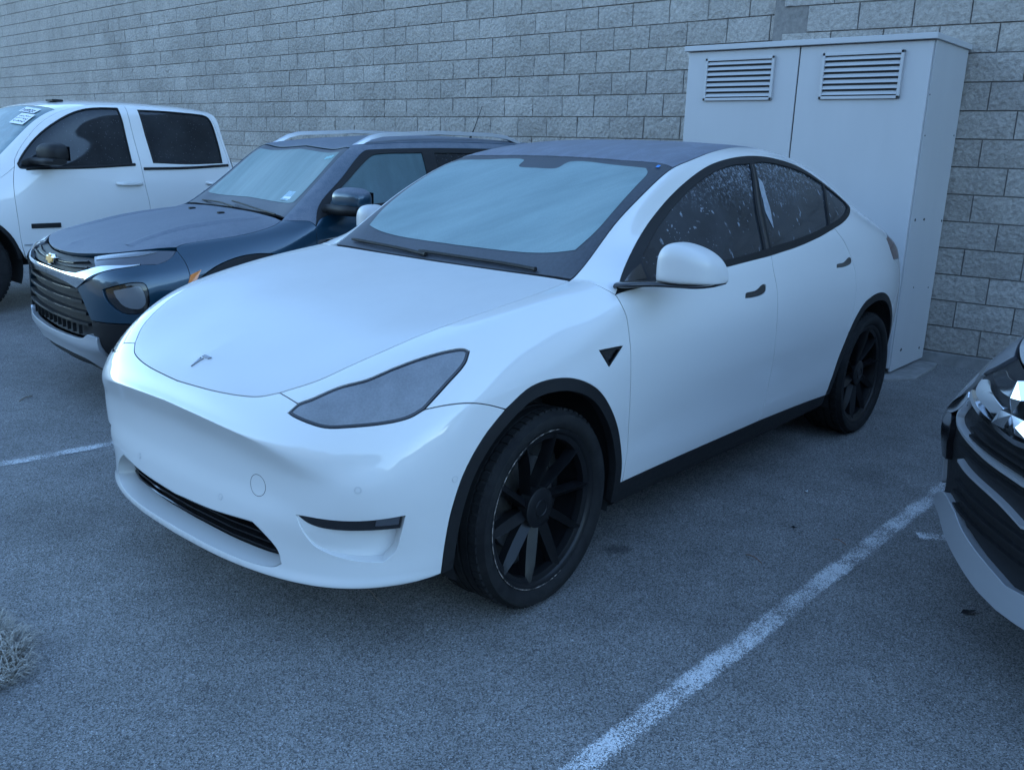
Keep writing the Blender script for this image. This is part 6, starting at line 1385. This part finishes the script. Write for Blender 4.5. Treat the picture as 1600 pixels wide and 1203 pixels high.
# ---------------------------------------------------------------- silver crossover parked at an angle, only its chrome-edged nose in view
def build_chrome_car():
    sk = Skin(crossover_net(), nu=6, nv=6, smooth_u=4); P = M['silver_paint']
    car = thing('parked_car', 'silver crossover parked at an angle, its chrome-edged black nose reaching over the parking stripe', 'car', (-1.1718, 2.8518, 0), -math.pi / 4)
    T = lambda s, n=5: trace3(sk, s, n)
    def both(name, poly, mat, parent=car, **kw): return sk.panel(name, poly, mat, parent, **kw), sk.panel(name, poly, mat, parent, mirror='only', **kw)
    def f0(q, end=0): q[end, 0] = 0; return q
    def t0(q, end=0): q[end, 1] = 0; return q
    mf = lambda a, b, n=6: seg_mid_front(sk, a, b, n)
    hs = T('.878,0,.986 .84,.15,.988 .77,.28,.995 .63,.47,1.01 .48,.60,1.025 .32,.69,1.04 .14,.74,1.06 -.02,.755,1.08 -.24,.75,1.10'); f0(hs)
    sk.panel('bonnet', chain(hs, t0(T('-.24,.75,1.10 -.28,.45,1.143 -.29,0,1.152'), -1), seg_mid_top(sk, -.29, .78, 20), mf(1.03, .986, 3)), P, car, mirror='join')
    # black nose: everything between bonnet, lamps and lip
    nose = chain(f0(T('.880,0,.980 .845,.15,.982 .785,.27,.985')), T('.785,.27,.985 .80,.33,.94 .775,.45,.87 .757,.57,.78 .765,.60,.74'), T('.765,.60,.74 .785,.60,.66 .775,.595,.55 .77,.585,.45 .762,.60,.40'), T('.762,.60,.40 .80,.48,.40 .832,.295,.395 .843,.166,.365 .85,0,.34'), mf(.34, .980, 24))
    n = sk.panel('front_grille', nose, M['black_plastic'], car, mirror='join', off=-.012, flange=0, gap=0)
    # swept chrome plates beside the emblem and the thick chrome edge below it
    pa = chain(T('.851,.295,.895 .872,.285,.869 .889,.24,.855 .903,.166,.846 .908,.115,.838 .912,.06,.838'), T('.912,.06,.838 .922,.06,.876'), T('.922,.06,.876 .910,.114,.884 .893,.174,.894 .866,.234,.907 .851,.295,.895'))
    pb = chain(T('.847,.255,.924 .875,.194,.914 .902,.114,.906 .917,.040,.908'), T('.917,.040,.908 .905,.040,.950'), T('.905,.040,.950 .880,.130,.947 .845,.205,.948 .847,.255,.924'))
    for q in (pa, pb): both('chrome_plate', q, M['chrome'], off=.012, flange=.022, gap=.001)
    for s, hw, o, nm, mt in (('.903,0,.800 .902,.051,.803 .900,.125,.814 .894,.197,.822 .885,.259,.836 .866,.312,.852', .0115, .016, 'chrome_edge', M['chrome']), ('.868,0,.668 .864,.173,.676 .86,.273,.690 .852,.346,.704 .841,.406,.721 .835,.425,.742 .846,.387,.786 .864,.325,.828', .008, .010, 'chrome_edge', M['silver']), ('.848,0,.535 .847,.10,.557 .845,.164,.567 .833,.34,.584 .825,.40,.598', .006, .008, 'bumper_moulding', M['silver'])):
        ribbon(sk, s, hw, -.012, o, nm, mt, car)
    ch = chain(T('.773,.587,.720 .778,.556,.753 .813,.449,.801 .852,.345,.845'), T('.852,.345,.845 .862,.325,.830 .843,.400,.775 .815,.49,.735'), T('.815,.49,.735 .790,.55,.718 .773,.587,.720'))
    both('chrome_corner', ch, M['chrome'], off=.014, flange=.03, gap=0)
    cb = chain(T('.777,.592,.705 .812,.50,.722 .818,.485,.669 .805,.51,.61 .795,.52,.56'), T('.795,.52,.56 .778,.575,.56 .780,.588,.62 .780,.595,.67 .777,.592,.705'))
    both('corner_panel', cb, M['gloss_black'], off=.010, flange=.03, gap=0)
    for z, y1 in ((.77, .24), (.735, .30), (.705, .31), (.63, .42), (.505, .44), (.465, .45), (.425, .43)):
        ribbon(sk, f'.87,0,{z - .01} .865,{y1 * .5},{z - .005} .85,{y1},{z + .01}', .0055, -.012, .004, 'grille_slat', M['black_plastic'], n)
    lip = chain(f0(T('.852,0,.345 .843,.166,.368 .832,.295,.394 .818,.39,.425 .795,.50,.44 .765,.60,.405')), T('.765,.60,.405 .762,.602,.372'), T('.762,.602,.372 .798,.487,.366 .823,.389,.334 .842,.255,.300 .852,.12,.276 .855,0,.270'), mf(.270, .345, 4))
    sk.panel('bumper_lip', lip, M['silver'], car, mirror='join', gap=0, flange=.03, off=lambda ab, X: .010 + .024 * np.clip((.42 - X[:, 2]) / .16, 0, 1), step=.014)
    # emblem: three diamonds
    em = thing_part('emblem', car); c0 = lift(sk, (.93, 0, .876), .016)
    for k in range(3):
        a = R(90 + 120 * k); b = MB(); L = .098
        u, v = (math.cos(a), math.sin(a)), (-math.sin(a), math.cos(a))
        P2 = [(0, 0), (L * .5, L * .285), (L, 0), (L * .5, -L * .285)]
        pts = [(u[0] * p + v[0] * q, u[1] * p + v[1] * q) for p, q in P2]
        V = [(c0.x + .0, c0.y + y, c0.z + z) for y, z in pts] + [(c0.x - .02, c0.y + y, c0.z + z) for y, z in pts] + [(c0.x + .012, c0.y + u[0] * L * .5, c0.z + u[1] * L * .5)]
        b.add(V, [(0, 1, 8), (1, 2, 8), (2, 3, 8), (3, 0, 8)] + [(i, 4 + i, 4 + (i + 1) % 4, (i + 1) % 4) for i in range(4)]); b.build('diamond', M['chrome'], em, smooth=False)
    hl = chain(T('.785,.28,.985 .63,.475,1.008 .48,.605,1.022 .34,.69,1.035'), T('.34,.69,1.035 .27,.80,.99 .36,.83,.92'), T('.36,.83,.92 .56,.70,.90 .70,.54,.90 .785,.41,.89'), T('.785,.41,.89 .80,.335,.94 .785,.28,.985'))
    both('headlight', hl, M['lamp_smoke'], gap=.003)
    AA = lambda a0, a1, r=.43, x=0: arc(x, .36, r, a0, a1, 16, .9)
    wing = chain(T('.34,.69,1.035 .14,.742,1.06 -.02,.758,1.08 -.24,.753,1.10'), T('-.24,.753,1.10 -.35,.84,1.08 -.42,.89,1.0 -.45,.90,.85 -.45,.905,.60 -.44,.89,.40'), T(AA(5, 172)[::-1], 2), T('.428,.88,.40 .55,.84,.42 .665,.75,.43 .762,.605,.44'), T('.762,.605,.44 .775,.60,.55 .785,.605,.66 .765,.605,.74'), T('.765,.605,.74 .757,.58,.78 .775,.455,.87 .785,.415,.888'), T('.785,.415,.888 .70,.545,.898 .56,.705,.898 .36,.835,.918'), T('.36,.835,.918 .27,.80,.99 .34,.69,1.035'))
    both('front_wing', wing, P)
    ws = chain(t0(T('-.34,0,1.16 -.335,.45,1.15 -.31,.735,1.125')), T('-.31,.735,1.125 -.68,.665,1.39 -1.0,.61,1.565'), t0(T('-1.0,.61,1.565 -1.0,.3,1.61 -1.0,0,1.62'), -1), seg_mid_top(sk, -1.0, -.34, 10))
    sk.panel('windscreen', ws, M['ice_blue'], car, mirror='join', off=-.004)
    rf = chain(t0(T('-1.01,0,1.625 -1.01,.3,1.613 -1.01,.61,1.57')), T('-1.01,.61,1.57 -1.6,.61,1.62 -2.3,.60,1.61 -3.0,.57,1.562 -3.4,.50,1.487'), t0(T('-3.4,.50,1.487 -3.48,.2,1.5 -3.5,0,1.5'), -1), seg_mid_top(sk, -3.5, -1.01, 24))
    sk.panel('roof', rf, P, car, mirror='join')
    win = chain(T('-.58,.855,1.07 -1.15,.86,1.14 -1.9,.86,1.165 -2.8,.83,1.195'), T('-2.8,.83,1.195 -2.95,.76,1.32 -2.8,.69,1.47'), T('-2.8,.69,1.47 -2.3,.695,1.535 -1.6,.70,1.545 -1.15,.705,1.525 -.85,.77,1.34 -.58,.855,1.07'))
    side = chain(T('-.24,.753,1.10 -.31,.738,1.125 -.68,.668,1.39 -1.0,.613,1.565 -1.6,.613,1.62 -2.3,.603,1.61 -3.0,.573,1.562 -3.4,.503,1.487'), T('-3.4,.503,1.487 -3.5,.60,1.2 -3.56,.62,.95 -3.57,.63,.70 -3.50,.66,.50'), T('-3.50,.66,.50 -3.30,.78,.45 -3.12,.83,.40'), T(AA(5, 175, .43, -2.67), 2), T('-2.24,.88,.36 -1.5,.885,.36 -.52,.88,.36'), T('-.52,.88,.36 -.45,.905,.60 -.45,.90,.85 -.42,.89,1.0 -.35,.84,1.08 -.24,.753,1.10'))
    for mir in (False, 'only'):
        sk.panel('body_side', side, P, car, holes=[win], mirror=mir); sk.panel('window', win, M['dark_glass'], car, gap=-.004, flange=0, off=-.006, mirror=mir)
    tail = chain(t0(T('-3.5,0,1.5 -3.48,.2,1.5 -3.4,.503,1.487')), T('-3.4,.503,1.487 -3.5,.60,1.2 -3.56,.62,.95 -3.57,.63,.70 -3.50,.66,.50'), T('-3.50,.66,.50 -3.58,.42,.42 -3.61,0,.40'), seg_mid_front(sk, .40, 1.48, 12, end=-1))
    sk.panel('tailgate', tail, P, car, mirror='join')
    for sd in (1, -1): side_mirror(car, (-.60, 1.0, 1.16), (.15, .22, .15), sd, P, M['black_plastic'], (-.55, .88, 1.10))
    u = MB(); u.box((-1.35, 0, .26), (4.0, 1.3, .06)); u.box((-1.35, 0, .34), (1.6, 1.6, .14)); u.build('underbody', M['liner'], car, smooth=False)
    for x in (0, -2.67):
        for sd in (1, -1):
            well(car, x, .36, .43, .55, .86, sd); make_wheel(car, (x, .77 * sd, .35), .35, .225, .235, 'plain', sd, 0, .2)
k_ = NT('silver_car_paint'); k_.set(color=(.42, .43, .45), metal=.6, rough=.32, coat=1.0, coat_rough=.05); M['silver_paint'] = k_.m
build_chrome_car()
# ---------------------------------------------------------------- frosted dry grass at the edge of the yard, litter on the asphalt
def grass_patch():
    rg = random.Random(11); m = MB()
    edge = lambda x: None
    # tuft field: corner of a verge, soft mound sloping to the asphalt
    def inside_patch(x, y):
        return abs(x - 1.80) ** 3.5 / .45 ** 3.5 + abs(y + .17) ** 3.5 / .34 ** 3.5 < 1 + .10 * math.sin(11 * math.atan2(y + .17, x - 1.8))
    n = 0
    while n < 8000:
        x, y = rg.uniform(1.30, 2.3), rg.uniform(-.56, .22)
        if not inside_patch(x, y): continue
        n += 1
        d = abs(x - 1.80) ** 3.5 / .45 ** 3.5 + abs(y + .17) ** 3.5 / .34 ** 3.5
        a = rg.uniform(0, 2 * math.pi); L = rg.uniform(.03, .10) * (1.1 - .3 * d); lean = rg.uniform(.6, 1.35); w = rg.uniform(.0010, .0026)
        if d > .75: a = math.atan2(y + .17, x - 1.80) + rg.uniform(-.9, .9)
        z0 = .035 * max(0, 1 - d); p = Vector((x, y, z0)); s = Vector((-math.sin(a), math.cos(a), 0)) * w
        q1 = p + Vector((math.cos(a) * L * .45 * math.sin(lean), math.sin(a) * L * .45 * math.sin(lean), L * .5 * math.cos(lean * .6)))
        q2 = p + Vector((math.cos(a) * L * math.sin(lean), math.sin(a) * L * math.sin(lean), max(.004, L * .75 * math.cos(lean))))
        m.add([p - s, p + s, q1 + s * .8, q1 - s * .8, q2], [(0, 1, 2, 3), (3, 2, 4)])
    o = m.build('dry_grass', M['grass'], smooth=False); tag(o, 'frosted dry grass clump at the edge of the asphalt', 'grass', kind='stuff')
    b = MB(); k = 60; se = lambda t: math.copysign(abs(t) ** .57, t)
    ring = [(1.80 + 0.43 * se(math.cos(2 * math.pi * i / k)) * (1 + .03 * math.sin(3 * i)), -.17 + .325 * se(math.sin(2 * math.pi * i / k)) * (1 + .04 * math.sin(2.1 * i)), .003) for i in range(k)]
    ring2 = [(1.80 + (x - 1.80) * .8, -.17 + (y + .17) * .8, .03) for x, y, z in ring]
    b.loft([ring, ring2]); b.add(ring2, [tuple(range(k))]); tag(b.build('verge_soil', M['soil']), kind='structure')
grass_patch()

def litter():
    rg = random.Random(5)
    def twig(pts, r, mat, label, cat='twig'):
        o = bpy.data.objects.new('tmp', None); m = MB(); m.tube(catmull(np.array(pts), 5), r, 5); t = m.build('dry_twig' if cat == 'twig' else 'grass_stem', mat); tag(t, label, cat); bpy.data.objects.remove(o)
    twig([(.372, .40, .004), (.385, .45, .012), (.40, .50, .008), (.405, .545, .004)], .0012, M['twig'], 'thin curved dry stem on the asphalt in front of the white bumper corner')
    twig([(-.885, 1.26, .004), (-.872, 1.30, .012), (-.855, 1.345, .004)], .0018, M['leaf'], 'small reddish twig on the asphalt between the front wheel and the stripe')
    twig([(-1.285, 1.455, .006), (-1.275, 1.485, .014), (-1.262, 1.52, .008)], .0018, M['leaf'], 'small reddish twig lying at the edge of the painted stripe')
    twig([(.34, -2.88, .004), (.29, -2.92, .010), (.24, -2.95, .004)], .003, M['twig'], 'short pale twig on the asphalt in front of the blue car')
    def leaf(x, y, s, a, mat, label):
        m = MB(); P = [(-1, 0, .002), (-.4, .35, .010), (.3, .3, .006), (1, 0, .012), (.3, -.32, .009), (-.4, -.3, .004)]; c, d = math.cos(a), math.sin(a)
        m.add([(x + s * (p[0] * c - p[1] * d), y + s * (p[0] * d + p[1] * c), p[2] + .003) for p in P] + [(x, y, .004)], [(i, (i + 1) % 6, 6) for i in range(6)]); tag(m.build('fallen_leaf', mat), label, 'leaf')
    leaf(-1.727, 1.141, .020, .4, M['paper'], 'tiny pale scrap on the asphalt beside the white door')
    leaf(-1.276, 1.284, .016, 1.4, M['liner'], 'small dark leaf on the asphalt between the door and the stripe')
    leaf(-1.02, 2.06, .034, 2.5, M['liner'], 'dark leaf on the asphalt under the silver nose')
litter()
